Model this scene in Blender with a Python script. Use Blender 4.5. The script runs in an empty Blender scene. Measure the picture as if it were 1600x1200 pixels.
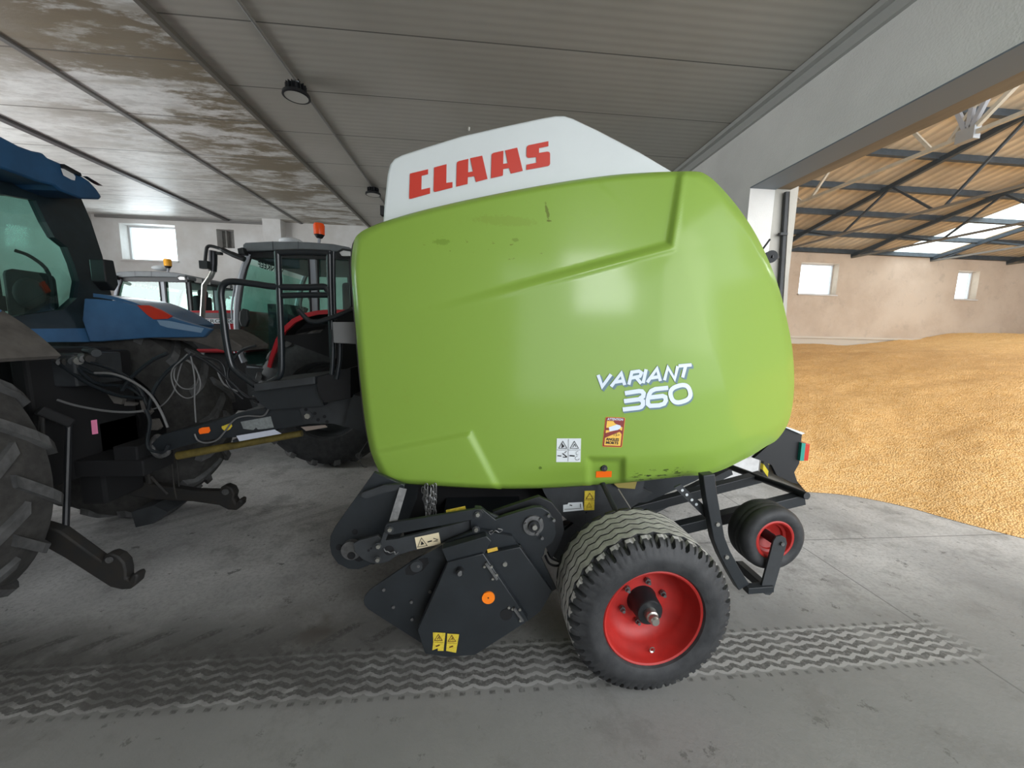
import bpy, bmesh, math, random
from mathutils import Vector, Matrix
random.seed(7)
PI = math.pi
C = bpy.context.scene.collection
# ------------------------------------------------------------------ camera
F = 600.0; H = 1.8
ay = Vector((-54/F, 80/F, -1)).normalized()
ax = Vector((6667, -70, -600.)); ax = (ax - ax.dot(ay)*ay).normalized()
az = ax.cross(ay)
R = Matrix((ax, ay, az)).transposed()      # cam = R @ world
RT = R.transposed()
cam_d = bpy.data.cameras.new('camera'); cam = bpy.data.objects.new('camera', cam_d); C.objects.link(cam)
cam_d.sensor_width = 36; cam_d.lens = F/1600*36; cam_d.clip_start = .02; cam_d.clip_end = 200
M4 = RT.to_4x4(); M4.translation = (0, 0, H); cam.matrix_world = M4
bpy.context.scene.camera = cam
def ray(px, py): return RT @ Vector(((px-800)/F, -(py-600)/F, -1))
def P(px, py, Y):
    d = ray(px, py); t = Y/d.y; return Vector((d.x*t, Y, H+d.z*t))
def PX(px, py, X):
    d = ray(px, py); t = X/d.x; return Vector((X, d.y*t, H+d.z*t))
def PZ(px, py, Z):
    d = ray(px, py); t = (Z-H)/d.z; return Vector((d.x*t, d.y*t, Z))
def rpx(r, px, py, Y):      # a pixel length at a point, in metres
    d = ray(px, py); return r*(Y/d.y)/F
# ------------------------------------------------------------------ materials
def mat(name, col, rough=.5, metal=0, var=0, vscale=8, bump=0, bscale=40, col2=None, coat=0, spec=.5, stretch=None, detail=4):
    m = bpy.data.materials.new(name); m.use_nodes = True
    nt = m.node_tree; b = nt.nodes['Principled BSDF']
    c = tuple(col)+(1,)
    b.inputs['Base Color'].default_value = c
    b.inputs['Roughness'].default_value = rough; b.inputs['Metallic'].default_value = metal
    b.inputs['Coat Weight'].default_value = coat; b.inputs['Coat Roughness'].default_value = .12
    b.inputs['Specular IOR Level'].default_value = spec
    if var or bump:
        tc = nt.nodes.new('ShaderNodeTexCoord'); mp = nt.nodes.new('ShaderNodeMapping')
        nt.links.new(tc.outputs['Object'], mp.inputs[0])
        if stretch: mp.inputs['Scale'].default_value = stretch
    if var:
        n = nt.nodes.new('ShaderNodeTexNoise'); n.inputs['Scale'].default_value = vscale; n.inputs['Detail'].default_value = detail
        n.inputs['Roughness'].default_value = .6
        nt.links.new(mp.outputs[0], n.inputs['Vector'])
        r = nt.nodes.new('ShaderNodeValToRGB'); r.color_ramp.elements[0].position = .36; r.color_ramp.elements[1].position = .66
        r.color_ramp.elements[0].color = (tuple(col2)+(1,)) if col2 else tuple(x*(1-var) for x in col)+(1,)
        r.color_ramp.elements[1].color = c
        nt.links.new(n.outputs[0], r.inputs[0]); nt.links.new(r.outputs[0], b.inputs['Base Color'])
    if bump:
        n2 = nt.nodes.new('ShaderNodeTexNoise'); n2.inputs['Scale'].default_value = bscale; n2.inputs['Detail'].default_value = 3
        nt.links.new(mp.outputs[0], n2.inputs['Vector'])
        bp = nt.nodes.new('ShaderNodeBump'); bp.inputs['Strength'].default_value = bump; bp.inputs['Distance'].default_value = .01
        nt.links.new(n2.outputs[0], bp.inputs['Height']); nt.links.new(bp.outputs[0], b.inputs['Normal'])
    return m
class N:
    """tiny node-graph writer"""
    def __init__(s, m): s.nt = m.node_tree; s.b = s.nt.nodes['Principled BSDF']
    def new(s, t, **k):
        n = s.nt.nodes.new(t)
        for a, v in k.items(): setattr(n, a, v)
        return n
    def put(s, sock, v):
        if hasattr(v, 'is_linked') or isinstance(v, bpy.types.NodeSocket): s.nt.links.new(v, sock)
        else: sock.default_value = v
    def math(s, op, a, b=0.0, c=0.0):
        n = s.new('ShaderNodeMath', operation=op); s.put(n.inputs[0], a); s.put(n.inputs[1], b); s.put(n.inputs[2], c); return n.outputs[0]
    def noise(s, vec, scale, detail=4, rough=.6, mapscale=None):
        if mapscale:
            mp = s.new('ShaderNodeMapping'); s.put(mp.inputs[0], vec); mp.inputs['Scale'].default_value = mapscale; vec = mp.outputs[0]
        n = s.new('ShaderNodeTexNoise'); s.put(n.inputs['Vector'], vec); n.inputs['Scale'].default_value = scale
        n.inputs['Detail'].default_value = detail; n.inputs['Roughness'].default_value = rough; return n.outputs[0]
    def ramp(s, v, a, b):     # 0..1 smooth between a and b
        n = s.new('ShaderNodeMapRange', interpolation_type='SMOOTHSTEP'); s.put(n.inputs[0], v); n.inputs[1].default_value = a; n.inputs[2].default_value = b; return n.outputs[0]
    def mix(s, f, a, b):
        n = s.new('ShaderNodeMix', data_type='RGBA'); s.put(n.inputs[0], f)
        s.put(n.inputs[6], a if not isinstance(a, tuple) else a+(1,)); s.put(n.inputs[7], b if not isinstance(b, tuple) else b+(1,)); return n.outputs[2]
    def bump(s, h, strength, dist):
        n = s.new('ShaderNodeBump'); n.inputs['Strength'].default_value = strength; n.inputs['Distance'].default_value = dist
        s.put(n.inputs['Height'], h); s.nt.links.new(n.outputs[0], s.b.inputs['Normal'])
    def base(s, c): s.nt.links.new(c, s.b.inputs['Base Color'])
    def pos(s):
        tc = s.new('ShaderNodeTexCoord'); sp = s.new('ShaderNodeSeparateXYZ'); s.nt.links.new(tc.outputs['Object'], sp.inputs[0])
        return tc.outputs['Object'], sp.outputs[0], sp.outputs[1], sp.outputs[2]

def glass_mat(name, tint, gloss=.14, rough=.03):
    m = bpy.data.materials.new(name); m.use_nodes = True; nt = m.node_tree
    for n in list(nt.nodes):
        if n.type != 'OUTPUT_MATERIAL': nt.nodes.remove(n)
    out = [n for n in nt.nodes if n.type == 'OUTPUT_MATERIAL'][0]
    t = nt.nodes.new('ShaderNodeBsdfTransparent'); t.inputs[0].default_value = tint+(1,)
    g = nt.nodes.new('ShaderNodeBsdfGlossy'); g.inputs[0].default_value = (.9, 1, .97, 1); g.inputs['Roughness'].default_value = rough
    mx = nt.nodes.new('ShaderNodeMixShader'); mx.inputs[0].default_value = gloss
    nt.links.new(t.outputs[0], mx.inputs[1]); nt.links.new(g.outputs[0], mx.inputs[2]); nt.links.new(mx.outputs[0], out.inputs[0])
    return m

M = {}
M['green'] = mat('lime_green_paint', (.215, .348, .05), .5, coat=.4, spec=.2)
M['green'].node_tree.nodes['Principled BSDF'].inputs['Coat Roughness'].default_value = .07
g = N(M['green']); v, x, y, z = g.pos()
n1 = g.ramp(g.noise(v, 1.6, 5, .65), .42, .75); n2 = g.ramp(g.noise(v, 9, 6, .7), .58, .72)
dz = g.math('MULTIPLY', g.math('MULTIPLY', n1, n2), .35)
c0 = g.mix(dz, (.215, .348, .05), (.22, .27, .035))
# brown smudges near the top and black scuffs along the lower edge
sp = g.ramp(g.noise(v, 22, 3, .6, (1, 1, 1.6)), .66, .72)
z1 = g.math('MULTIPLY', g.ramp(z, 2.12, 2.2), g.ramp(z, 2.36, 2.28)); x1 = g.math('MULTIPLY', g.ramp(x, -.35, -.2), g.ramp(x, .5, .4))
c1 = g.mix(g.math('MULTIPLY', g.math('MULTIPLY', sp, g.math('MULTIPLY', z1, x1)), .8), c0, (.12, .12, .01))
sc = g.ramp(g.noise(v, 14, 4, .7, (1, 1, 4)), .57, .62)
z2 = g.ramp(z, 1.02, .98); x2 = g.math('MULTIPLY', g.ramp(x, .92, 1.0), g.ramp(x, 1.36, 1.3))
c2 = g.mix(g.math('MULTIPLY', sc, g.math('MULTIPLY', z2, x2)), c1, (.02, .03, .01))
scr = g.noise(v, 30, 3, .6, (1, 1, 14)); g.put(g.b.inputs['Coat Roughness'], g.math('ADD', g.math('MULTIPLY', scr, .22), .03))
STAIN = (g, v, x, y, z, c2)
M['white'] = mat('white_hood_paint', (.62, .66, .66), .45, var=.04, vscale=3)
M['red_letter'] = mat('red_lettering', (.52, .035, .018), .45)
M['dark'] = mat('charcoal_painted_steel', (.018, .022, .026), .42, var=.25, vscale=6, bump=.04)
M['dark2'] = mat('dusty_charcoal_steel', (.034, .038, .042), .6, var=.45, vscale=5)
M['black'] = mat('black_plastic', (.008, .009, .011), .5)
M['blackdeep'] = mat('black_interior', (.004, .004, .005), .8)
M['grey'] = mat('grey_worn_steel', (.2, .2, .2), .45, .6, var=.4, vscale=30)
M['silver'] = mat('bright_zinc', (.55, .54, .5), .3, .9)
M['rubber'] = mat('tyre_rubber', (.016, .017, .019), .62, var=.5, vscale=14, bump=.1, bscale=60, col2=(.035, .036, .038))
M['dust'] = mat('dusty_tread_rubber', (.46, .45, .43), .9, var=.5, vscale=25, col2=(.30, .29, .28))
M['mud'] = mat('muddy_tread_rubber', (.05, .048, .045), .9, var=.5, vscale=12)
M['lug'] = mat('worn_lug_rubber', (.10, .10, .10), .8, var=.5, vscale=9)
M['rim'] = mat('red_rim_paint', (.47, .02, .015), .5, var=.25, vscale=7)
M['blue'] = mat('blue_tractor_paint', (.055, .15, .30), .35, coat=.3, var=.3, vscale=3)
M['bluedark'] = mat('dark_blue_roof_paint', (.02, .085, .19), .45, var=.3, vscale=4)
M['redp'] = mat('red_tractor_paint', (.5, .02, .03), .35, coat=.3)
M['greyroof'] = mat('grey_roof_plastic', (.14, .155, .165), .55, var=.15)
M['greypost'] = mat('silver_grey_post', (.33, .35, .39), .5)
M['glass'] = glass_mat('tinted_cab_glass', (.60, .87, .80), .09)
M['wglass'] = glass_mat('window_glass', (.93, .97, .97), .05)
M['orange'] = mat('orange_reflector', (.95, .22, .01), .35)
M['orange2'] = mat('orange_label', (1, .16, .01), .4)
M['yellow'] = mat('yellow_label', (.72, .55, .05), .5, var=.25, vscale=60)
M['cream'] = mat('cream_label', (.72, .62, .42), .55)
M['labelw'] = mat('white_label', (.66, .7, .72), .5)
M['ink'] = mat('black_ink', (.012, .01, .01), .5)
M['inkbrown'] = mat('brown_ink', (.10, .03, .01), .5)
M['maroon'] = mat('dark_red_label', (.22, .02, .015), .45)
M['rail'] = mat('black_tube_paint', (.012, .015, .018), .3)
M['lamp_red'] = mat('red_lamp_plastic', (.55, .04, .02), .25)
M['beacon_red'] = mat('orange_red_beacon', (.9, .09, .01), .2)
M['beacon_amber'] = mat('amber_beacon', (.9, .42, .03), .25)
M['teal'] = mat('teal_lamp_housing', (.02, .28, .22), .4)
M['pink'] = mat('pink_tag', (.75, .22, .38), .5)
M['rust'] = mat('rusty_steel', (.028, .024, .020), .7, .2, var=.5, vscale=12, col2=(.02, .02, .02))
M['pto'] = mat('dirty_yellow_guard', (.16, .12, .025), .6, var=.5, vscale=12)
M['hose'] = mat('grey_hose', (.12, .12, .12), .5)
M['lampglass'] = mat('clear_lamp_lens', (.75, .75, .75), .15)
M['shadowgrey'] = mat('slate_lettering_shadow', (.11, .19, .23), .5)
M['letterw'] = mat('pale_lettering', (.66, .74, .86), .5)
M['seat'] = mat('black_seat_cloth', (.02, .022, .025), .9)
M['mustard'] = mat('dull_mustard', (.25, .2, .04), .6)
M['mirror'] = mat('mirror_face', (.5, .5, .5), .1, 1)
M['dustplastic'] = mat('dusty_grey_plastic', (.11, .10, .09), .8, var=.4, vscale=8)

# ------------------------------------------------------------------ mesh helpers
class MB:
    def __init__(s): s.v = []; s.f = []; s.mi = []
    def add(s, vs, fs, mi=0):
        o = len(s.v); s.v += [Vector(a) for a in vs]
        for f in fs: s.f.append([o+i for i in f]); s.mi.append(mi)
        return s
    def box(s, c, d, rz=0, ry=0, rx=0, mi=0):
        m = Matrix.Rotation(rz, 3, 'Z') @ Matrix.Rotation(ry, 3, 'Y') @ Matrix.Rotation(rx, 3, 'X'); c = Vector(c)
        vs = [c + m @ Vector((x*d[0]/2, y*d[1]/2, z*d[2]/2)) for x in (-1, 1) for y in (-1, 1) for z in (-1, 1)]
        return s.add(vs, [(0,1,3,2),(4,6,7,5),(0,4,5,1),(2,3,7,6),(0,2,6,4),(1,5,7,3)], mi)
    def bar(s, a, b, w, h, up=(0,0,1), mi=0):
        a = Vector(a); b = Vector(b); d = (b-a).normalized(); up = Vector(up)
        sd = d.cross(up)
        if sd.length < 1e-4: sd = d.cross(Vector((0, 1, 0)))
        sd.normalize(); u = sd.cross(d)
        vs = [p + sd*w/2*i + u*h/2*j for p in (a, b) for i in (-1, 1) for j in (-1, 1)]
        return s.add(vs, [(0,1,3,2),(4,6,7,5),(0,4,5,1),(2,3,7,6),(0,2,6,4),(1,5,7,3)], mi)
    def prism(s, pts, vec, mi=0):
        vec = Vector(vec); n = len(pts); pts = [Vector(p) for p in pts]
        return s.add(pts + [p+vec for p in pts], [tuple(range(n)), tuple(range(2*n-1, n-1, -1))] + [(i, i+n, (i+1) % n + n, (i+1) % n) for i in range(n)], mi)
    def cyl(s, a, b, r, r2=None, n=20, mi=0, cap=True):
        a = Vector(a); b = Vector(b); r2 = r if r2 is None else r2
        d = (b-a).normalized(); u = d.orthogonal().normalized(); w = d.cross(u)
        vs = [a + (u*math.cos(t)+w*math.sin(t))*r for t in [2*PI*i/n for i in range(n)]] + [b + (u*math.cos(t)+w*math.sin(t))*r2 for t in [2*PI*i/n for i in range(n)]]
        fs = [(i, (i+1) % n, (i+1) % n+n, i+n) for i in range(n)]
        if cap: fs += [tuple(range(n-1, -1, -1)), tuple(range(n, 2*n))]
        return s.add(vs, fs, mi)
    def tube(s, pts, r, n=8, smooth=0, closed=False, mi=0):
        pts = [Vector(p) for p in pts]
        if smooth: pts = catmull(pts, smooth, closed)
        N_ = len(pts); rings = []; u = None
        for i, p in enumerate(pts):
            a = pts[(i-1) % N_] if (closed or i) else p; b = pts[(i+1) % N_] if (closed or i < N_-1) else p
            d = (b-a).normalized()
            if u is None: u = d.orthogonal().normalized()
            else:
                u = u - d*u.dot(d)
                u = u.normalized() if u.length > 1e-6 else d.orthogonal().normalized()
            w = d.cross(u); rr = r[i] if isinstance(r, (list, tuple)) else r
            rings.append([p + (u*math.cos(2*PI*k/n)+w*math.sin(2*PI*k/n))*rr for k in range(n)])
        vs = [q for g_ in rings for q in g_]; fs = []
        for i in range(N_ if closed else N_-1):
            j = (i+1) % N_
            for k in range(n): fs.append((i*n+k, i*n+(k+1) % n, j*n+(k+1) % n, j*n+k))
        if not closed: fs += [tuple(range(n-1, -1, -1)), tuple((N_-1)*n+k for k in range(n))]
        return s.add(vs, fs, mi)
    def lathe(s, prof, c, axis='Y', n=48, mi=0, matf=None, zig=None, closed=False):
        """prof = [(along, radius)]; zig(theta, i) -> (d_along, d_radius)"""
        c = Vector(c); vs = []; k = len(prof)
        for j in range(n):
            t = 2*PI*j/n
            for i, (a, r) in enumerate(prof):
                if zig: da, dr = zig(t, i, j); a += da; r += dr
                if axis == 'Y': vs.append(c + Vector((r*math.cos(t), a, r*math.sin(t))))
                elif axis == 'Z': vs.append(c + Vector((r*math.cos(t), r*math.sin(t), a)))
                else: vs.append(c + Vector((a, r*math.cos(t), r*math.sin(t))))
        o = len(s.v); s.v += vs
        for j in range(n):
            for i in range(k if closed else k-1):
                i2 = (i+1) % k; j2 = (j+1) % n
                s.f.append([o+j*k+i, o+j*k+i2, o+j2*k+i2, o+j2*k+i]); s.mi.append(matf(i, j) if matf else mi)
        return s
    def sphere(s, c, r, nu=16, nv=10, mi=0, sc=(1, 1, 1)):
        c = Vector(c); vs = []
        for i in range(nv+1):
            for j in range(nu):
                a = PI*i/nv; b = 2*PI*j/nu
                vs.append(c + Vector((r*sc[0]*math.sin(a)*math.cos(b), r*sc[1]*math.sin(a)*math.sin(b), r*sc[2]*math.cos(a))))
        return s.add(vs, [(i*nu+j, i*nu+(j+1) % nu, (i+1)*nu+(j+1) % nu, (i+1)*nu+j) for i in range(nv) for j in range(nu)], mi)
    def build(s, name, mats, parent=None, smooth=35, bevel=0, loc=None):
        me = bpy.data.meshes.new(name); me.from_pydata([tuple(a) for a in s.v], [], s.f)
        mats = mats if isinstance(mats, (list, tuple)) else [mats]
        for m in mats: me.materials.append(M[m] if isinstance(m, str) else m)
        for p, i in zip(me.polygons, s.mi): p.material_index = i
        bm = bmesh.new(); bm.from_mesh(me)
        bmesh.ops.remove_doubles(bm, verts=bm.verts, dist=1e-5)
        bmesh.ops.recalc_face_normals(bm, faces=bm.faces)
        big = [f for f in bm.faces if len(f.verts) > 4]
        if not bevel and big: bmesh.ops.triangulate(bm, faces=big, ngon_method='EAR_CLIP')
        bm.to_mesh(me); bm.free()
        if smooth:
            for p in me.polygons: p.use_smooth = True
            me.set_sharp_from_angle(angle=math.radians(smooth))
        o = bpy.data.objects.new(name, me); C.objects.link(o)
        if parent is not None:
            o.parent = parent
            pr = parent; off = Vector((0, 0, 0))
            while pr is not None: off += pr.location; pr = pr.parent
            o.location = -off if loc is None else loc
        if bevel:
            b = o.modifiers.new('bevel', 'BEVEL'); b.width = bevel; b.segments = 2; b.limit_method = 'ANGLE'; b.angle_limit = math.radians(40)
        return o
def catmull(pts, k, closed=False):
    out = []; n = len(pts)
    for i in range(n if closed else n-1):
        if closed: a, b, c, d = pts[(i-1) % n], pts[i], pts[(i+1) % n], pts[(i+2) % n]
        else: a, b, c, d = pts[max(i-1, 0)], pts[i], pts[i+1], pts[min(i+2, n-1)]
        for j in range(k):
            t = j/k
            out.append(.5*((2*b)+(c-a)*t+(2*a-5*b+4*c-d)*t*t+(3*b-a-3*c+d)*t**3))
    if not closed: out.append(pts[-1])
    return out
def thing(name, label, cat, loc=(0, 0, 0), group=None):
    o = bpy.data.objects.new(name, None); C.objects.link(o); o.location = loc; o.empty_display_size = .2
    o['label'] = label; o['category'] = cat
    if group: o['group'] = group
    return o
def tag(o, label, cat, group=None, kind=None):
    o['label'] = label; o['category'] = cat
    if group: o['group'] = group
    if kind: o['kind'] = kind
    return o
def struct(name, mb, m, smooth=0, bevel=0, label=None):
    o = mb.build(name, m, smooth=smooth, bevel=bevel); o['kind'] = 'structure'
    if label: o['label'] = label
    return o
def copy_tree(o, parent=None):
    c = o.copy(); C.objects.link(c); c.parent = parent
    for ch in [q for q in bpy.data.objects if q.parent == o]: copy_tree(ch, c)
    return c
def plate(mb, pts, Y, th, mi=0):      # outline seen in the photo, on the plane at distance Y, thickness away from us
    return mb.prism([P(a, b, Y) for a, b in pts], (0, th, 0), mi)
def disc(mb, px, py, Y, r, th, n=20, mi=0):  # r in px; sticks out towards us by th
    c = P(px, py, Y); return mb.cyl(c, c - Vector((0, th, 0)), rpx(r, px, py, Y), n=n, mi=mi)

# ================================================================== ROOM
ZC = 4.5; XW = 3.24; YB = 10.8; YR = 12.0
# ---- floor
mf = mat('dusty_concrete_floor', (.3, .3, .3), .75)
g = N(mf); v, x, y, z = g.pos()
big = g.noise(v, .7, 5, .6); med = g.noise(v, 3.2, 6, .65); fine = g.noise(v, 38, 4, .7)
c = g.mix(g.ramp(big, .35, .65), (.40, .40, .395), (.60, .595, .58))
c = g.mix(g.math('MULTIPLY', g.ramp(g.math('ADD', y, g.math('MULTIPLY', med, .8)), 3.3, 2.3), .8), c, (.165, .165, .155))  # near floor painted darker, standing in for the dimmer light towards the camera
c = g.mix(g.math('MULTIPLY', g.ramp(med, .5, .68), .45), c, (.25, .245, .235))
c = g.mix(g.math('MULTIPLY', g.ramp(fine, .45, .62), .35), c, (.22, .218, .21))
blot = g.ramp(g.noise(v, 7, 6, .75), .60, .66)
c = g.mix(g.math('MULTIPLY', blot, .75), c, (.11, .108, .10))
b2 = g.ramp(g.noise(v, 2.1, 7, .72), .52, .64); c = g.mix(g.math('MULTIPLY', b2, .4), c, (.16, .155, .145))
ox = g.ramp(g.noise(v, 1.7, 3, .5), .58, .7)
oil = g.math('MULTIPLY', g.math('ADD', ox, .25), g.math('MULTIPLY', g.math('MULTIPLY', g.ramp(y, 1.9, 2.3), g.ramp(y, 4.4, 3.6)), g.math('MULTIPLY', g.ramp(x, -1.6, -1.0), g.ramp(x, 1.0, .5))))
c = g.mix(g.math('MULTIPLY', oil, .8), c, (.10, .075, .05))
# joints in the slab to the right
j1 = g.math('ABSOLUTE', g.math('SUBTRACT', y, 3.02)); j2 = g.math('ABSOLUTE', g.math('SUBTRACT', x, 2.86))
jj = g.math('MULTIPLY', g.math('MAXIMUM', g.math('LESS_THAN', j1, .006), g.math('LESS_THAN', j2, .006)), g.math('GREATER_THAN', x, 1.4))
c = g.mix(g.math('MULTIPLY', jj, .6), c, (.10, .10, .095))
# print of the ribbed tyre: zigzag ribs with a row of dots on either side
def band(lo, hi, s=.006): return g.math('MULTIPLY', g.ramp(y, lo-s, lo+s), g.ramp(y, hi+s, hi-s))
wob = g.math('MULTIPLY', g.math('SUBTRACT', g.noise(v, 26, 4, .7), .5), .032)
zg = g.math('MULTIPLY', g.math('SUBTRACT', g.math('PINGPONG', x, .055), .0275), .42)
ys = g.math('ADD', g.math('ADD', y, zg), wob)
rib = g.ramp(g.math('SINE', g.math('MULTIPLY', ys, 2*PI/.052)), -.45, -.05)
grime = g.math('MULTIPLY', g.ramp(g.noise(v, 42, 5, .75), .36, .56), g.ramp(g.noise(v, 3.5, 4, .6), .32, .5))
inx = g.math('MULTIPLY', g.ramp(x, 3.1, 2.7), g.ramp(x, -3.6, -2.4))
rb = g.math('MULTIPLY', g.math('MULTIPLY', rib, band(1.755, 2.0)), inx)
dots = g.math('MULTIPLY', g.ramp(g.math('SINE', g.math('MULTIPLY', x, 2*PI/.075)), .1, .5), g.math('MAXIMUM', band(1.712, 1.732), band(2.02, 2.042)))
pr = g.math('MULTIPLY', g.math('MAXIMUM', rb, g.math('MULTIPLY', dots, inx)), g.math('ADD', g.math('MULTIPLY', grime, .6), .18))
pale = g.math('MULTIPLY', g.math('MULTIPLY', g.math('SUBTRACT', 1.0, rib), band(1.74, 2.02)), inx)
c = g.mix(g.math('MULTIPLY', pale, .4), c, (.55, .545, .53))
c = g.mix(pr, c, (.06, .058, .055))
# lug prints of the tractor wheel on the left
lx = g.math('ADD', x, g.math('MULTIPLY', y, -1.1)); ly = g.math('ADD', x, g.math('MULTIPLY', y, 1.1))
l1 = g.math('MULTIPLY', g.ramp(g.math('SINE', g.math('MULTIPLY', lx, 2*PI/.27)), .35, .8), band(2.08, 2.24, .02))
l2 = g.math('MULTIPLY', g.ramp(g.math('SINE', g.math('MULTIPLY', ly, 2*PI/.27)), .45, .7), band(1.8, 2.12, .02))
lg = g.math('MULTIPLY', g.math('MAXIMUM', l1, g.math('MULTIPLY', l2, .6)), g.math('MULTIPLY', g.ramp(x, .6, -.2), grime))
c = g.mix(g.math('MULTIPLY', lg, .75), c, (.075, .073, .07))
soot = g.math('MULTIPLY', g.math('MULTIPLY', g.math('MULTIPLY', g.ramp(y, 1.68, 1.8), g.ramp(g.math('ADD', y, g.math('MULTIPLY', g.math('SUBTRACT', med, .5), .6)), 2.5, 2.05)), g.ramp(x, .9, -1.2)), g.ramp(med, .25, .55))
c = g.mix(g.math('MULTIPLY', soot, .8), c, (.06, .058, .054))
# faint prints of the other wheels further back
l3 = g.math('MULTIPLY', g.ramp(g.math('SINE', g.math('MULTIPLY', lx, 2*PI/.3)), .3, .6), band(3.5, 3.95, .03))
c = g.mix(g.math('MULTIPLY', g.math('MULTIPLY', l3, g.ramp(x, .4, 0)), .2), c, (.11, .11, .10))
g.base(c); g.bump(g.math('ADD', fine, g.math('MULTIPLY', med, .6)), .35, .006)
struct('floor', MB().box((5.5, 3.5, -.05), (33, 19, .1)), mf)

# ---- ceiling of the left bay: stained white sheets, then the clean dark panels
mcl = mat('stained_white_sheet', (.6, .6, .58), .45)
g = N(mcl); v, x, y, z = g.pos()
st = g.noise(v, 1.0, 7, .66, (.55, 1.5, 1)); st2 = g.noise(v, 5.5, 5, .7, (.5, 1.6, 1)); st3 = g.noise(v, 2.2, 5, .6, (.4, 2.2, 1))
w = g.ramp(x, -6.6, -3.6)
c = g.mix(g.ramp(st2, .3, .6), (.55, .54, .51), (.82, .82, .79))
s_ = g.math('MULTIPLY', g.ramp(g.math('ADD', g.math('MULTIPLY', st, .75), g.math('MULTIPLY', st2, .35)), .50, .60), g.math('ADD', g.math('MULTIPLY', w, .85), .15))
c = g.mix(s_, c, (.22, .18, .12))
s2_ = g.math('MULTIPLY', g.ramp(st3, .52, .66), g.math('MULTIPLY', w, .55)); c = g.mix(s2_, c, (.26, .215, .14))
seam = g.math('LESS_THAN', g.math('ABSOLUTE', g.math('SUBTRACT', g.math('MODULO', g.math('ADD', y, 8.6), 1.15), .575)), .011)
c = g.mix(g.math('MULTIPLY', seam, .75), c, (.10, .095, .08)); g.base(c)
g.bump(st2, .25, .02)
mcd = mat('dark_grey_ceiling_panel', (.3, .29, .26), .42, .1)
g = N(mcd); v, x, y, z = g.pos()
seam = g.math('LESS_THAN', g.math('ABSOLUTE', g.math('SUBTRACT', g.math('MODULO', g.math('ADD', y, 9.26), .98), .49)), .008)
c = g.mix(g.ramp(g.noise(v, .6, 3), .3, .7), (.38, .36, .315), (.44, .42, .375))
c = g.mix(g.math('MULTIPLY', seam, .75), c, (.05, .05, .045)); g.base(c)
rb_ = g.math('SINE', g.math('MULTIPLY', y, 2*PI/.095)); g.bump(rb_, .25, .004)
struct('ceiling', MB().box((-6.15, 3.4, ZC+.05), (6.7, 15, .1)), mcl)
struct('ceiling', MB().box((.24, 3.4, ZC-.02+.05), (6.1, 15, .1)), mcd)
struct('trim_1', MB().box((-2.81, 3.4, ZC-.03), (.05, 14.8, .07)), mat('ceiling_edge_trim', (.13, .12, .1), .5))
mrib = mat('ceiling_joint_strip', (.17, .165, .155), .5)
struct('trim_2', MB().box((-4.55, 3.4, ZC-.012), (.06, 14.8, .024)), mrib)
struct('trim_3', MB().box((-6.33, 3.4, ZC-.02), (.10, 14.8, .04)), mat('dark_ceiling_joint_strip', (.09, .085, .085), .5))
struct('trim_4', MB().box((XW-.05, 3.4, ZC-.05), (.10, 14.8, .05)).box((XW-.02, 3.4, ZC-.12), (.04, 14.8, .1)), mat('grey_cornice', (.42, .42, .4), .7))

# ---- walls
mwl = mat('whitewashed_wall', (.66, .65, .63), .85, var=.18, vscale=1.3, bump=.3, bscale=30, detail=7)
g = N(mwl); v, x, y, z = g.pos()
crk = g.ramp(g.noise(v, 5, 8, .8, (1, 1, 2)), .62, .68)
top = g.ramp(z, 3.6, 4.5)
c = g.mix(g.ramp(g.noise(v, .9, 5), .35, .7), (.56, .54, .51), (.69, .69, .68))
c = g.mix(g.math('MULTIPLY', crk, g.math('MULTIPLY', top, .5)), c, (.2, .19, .18)); g.base(c)
def wall_holes(name, x0, x1, z0, z1, Yf, th, holes, m):
    """wall facing us at Yf made of blocks around rectangular openings, one mesh"""
    mb = MB(); xs = sorted({x0, x1} | {h[0] for h in holes} | {h[1] for h in holes})
    for a, b in zip(xs, xs[1:]):
        hs = sorted([(h[2], h[3]) for h in holes if h[0] <= a and h[1] >= b]); zz = z0
        for lo, hi in hs:
            mb.box(((a+b)/2, Yf+th/2, (zz+lo)/2), (b-a, th, lo-zz)); zz = hi
        mb.box(((a+b)/2, Yf+th/2, (zz+z1)/2), (b-a, th, z1-zz))
    return struct(name, mb, m)
pa, pb = P(190, 405, YB), P(273, 352, YB)
wl = (pa.x+.02, pb.x, pa.z, pb.z+.0)
qa, qb = P(340, 387, YB), P(365, 359, YB)
wl2 = (qa.x, qb.x, qa.z, qb.z)
wall_holes('wall_back', -9.5, XW, 0, ZC, YB, .35, [wl, wl2], mwl)
struct('wall_back.001', MB().box((-5.15, YB-.14, ZC/2), (.43, .28, ZC)), mwl)           # pier on the back wall
struct('wall_back.002', MB().box(((wl2[0]+wl2[1])/2, YB+.24, (wl2[2]+wl2[3])/2), (wl2[1]-wl2[0]+.02, .05, wl2[3]-wl2[2]+.02)).box((wl2[0]+.16, YB+.17, (wl2[2]+wl2[3])/2), (.03, .12, .6)), mat('grey_recess', (.23, .225, .21), .9, var=.3))
struct('trim_5', MB().box((-7.3, YB-.02, ZC-.05), (4.2, .04, .06)), mrib)
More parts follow.
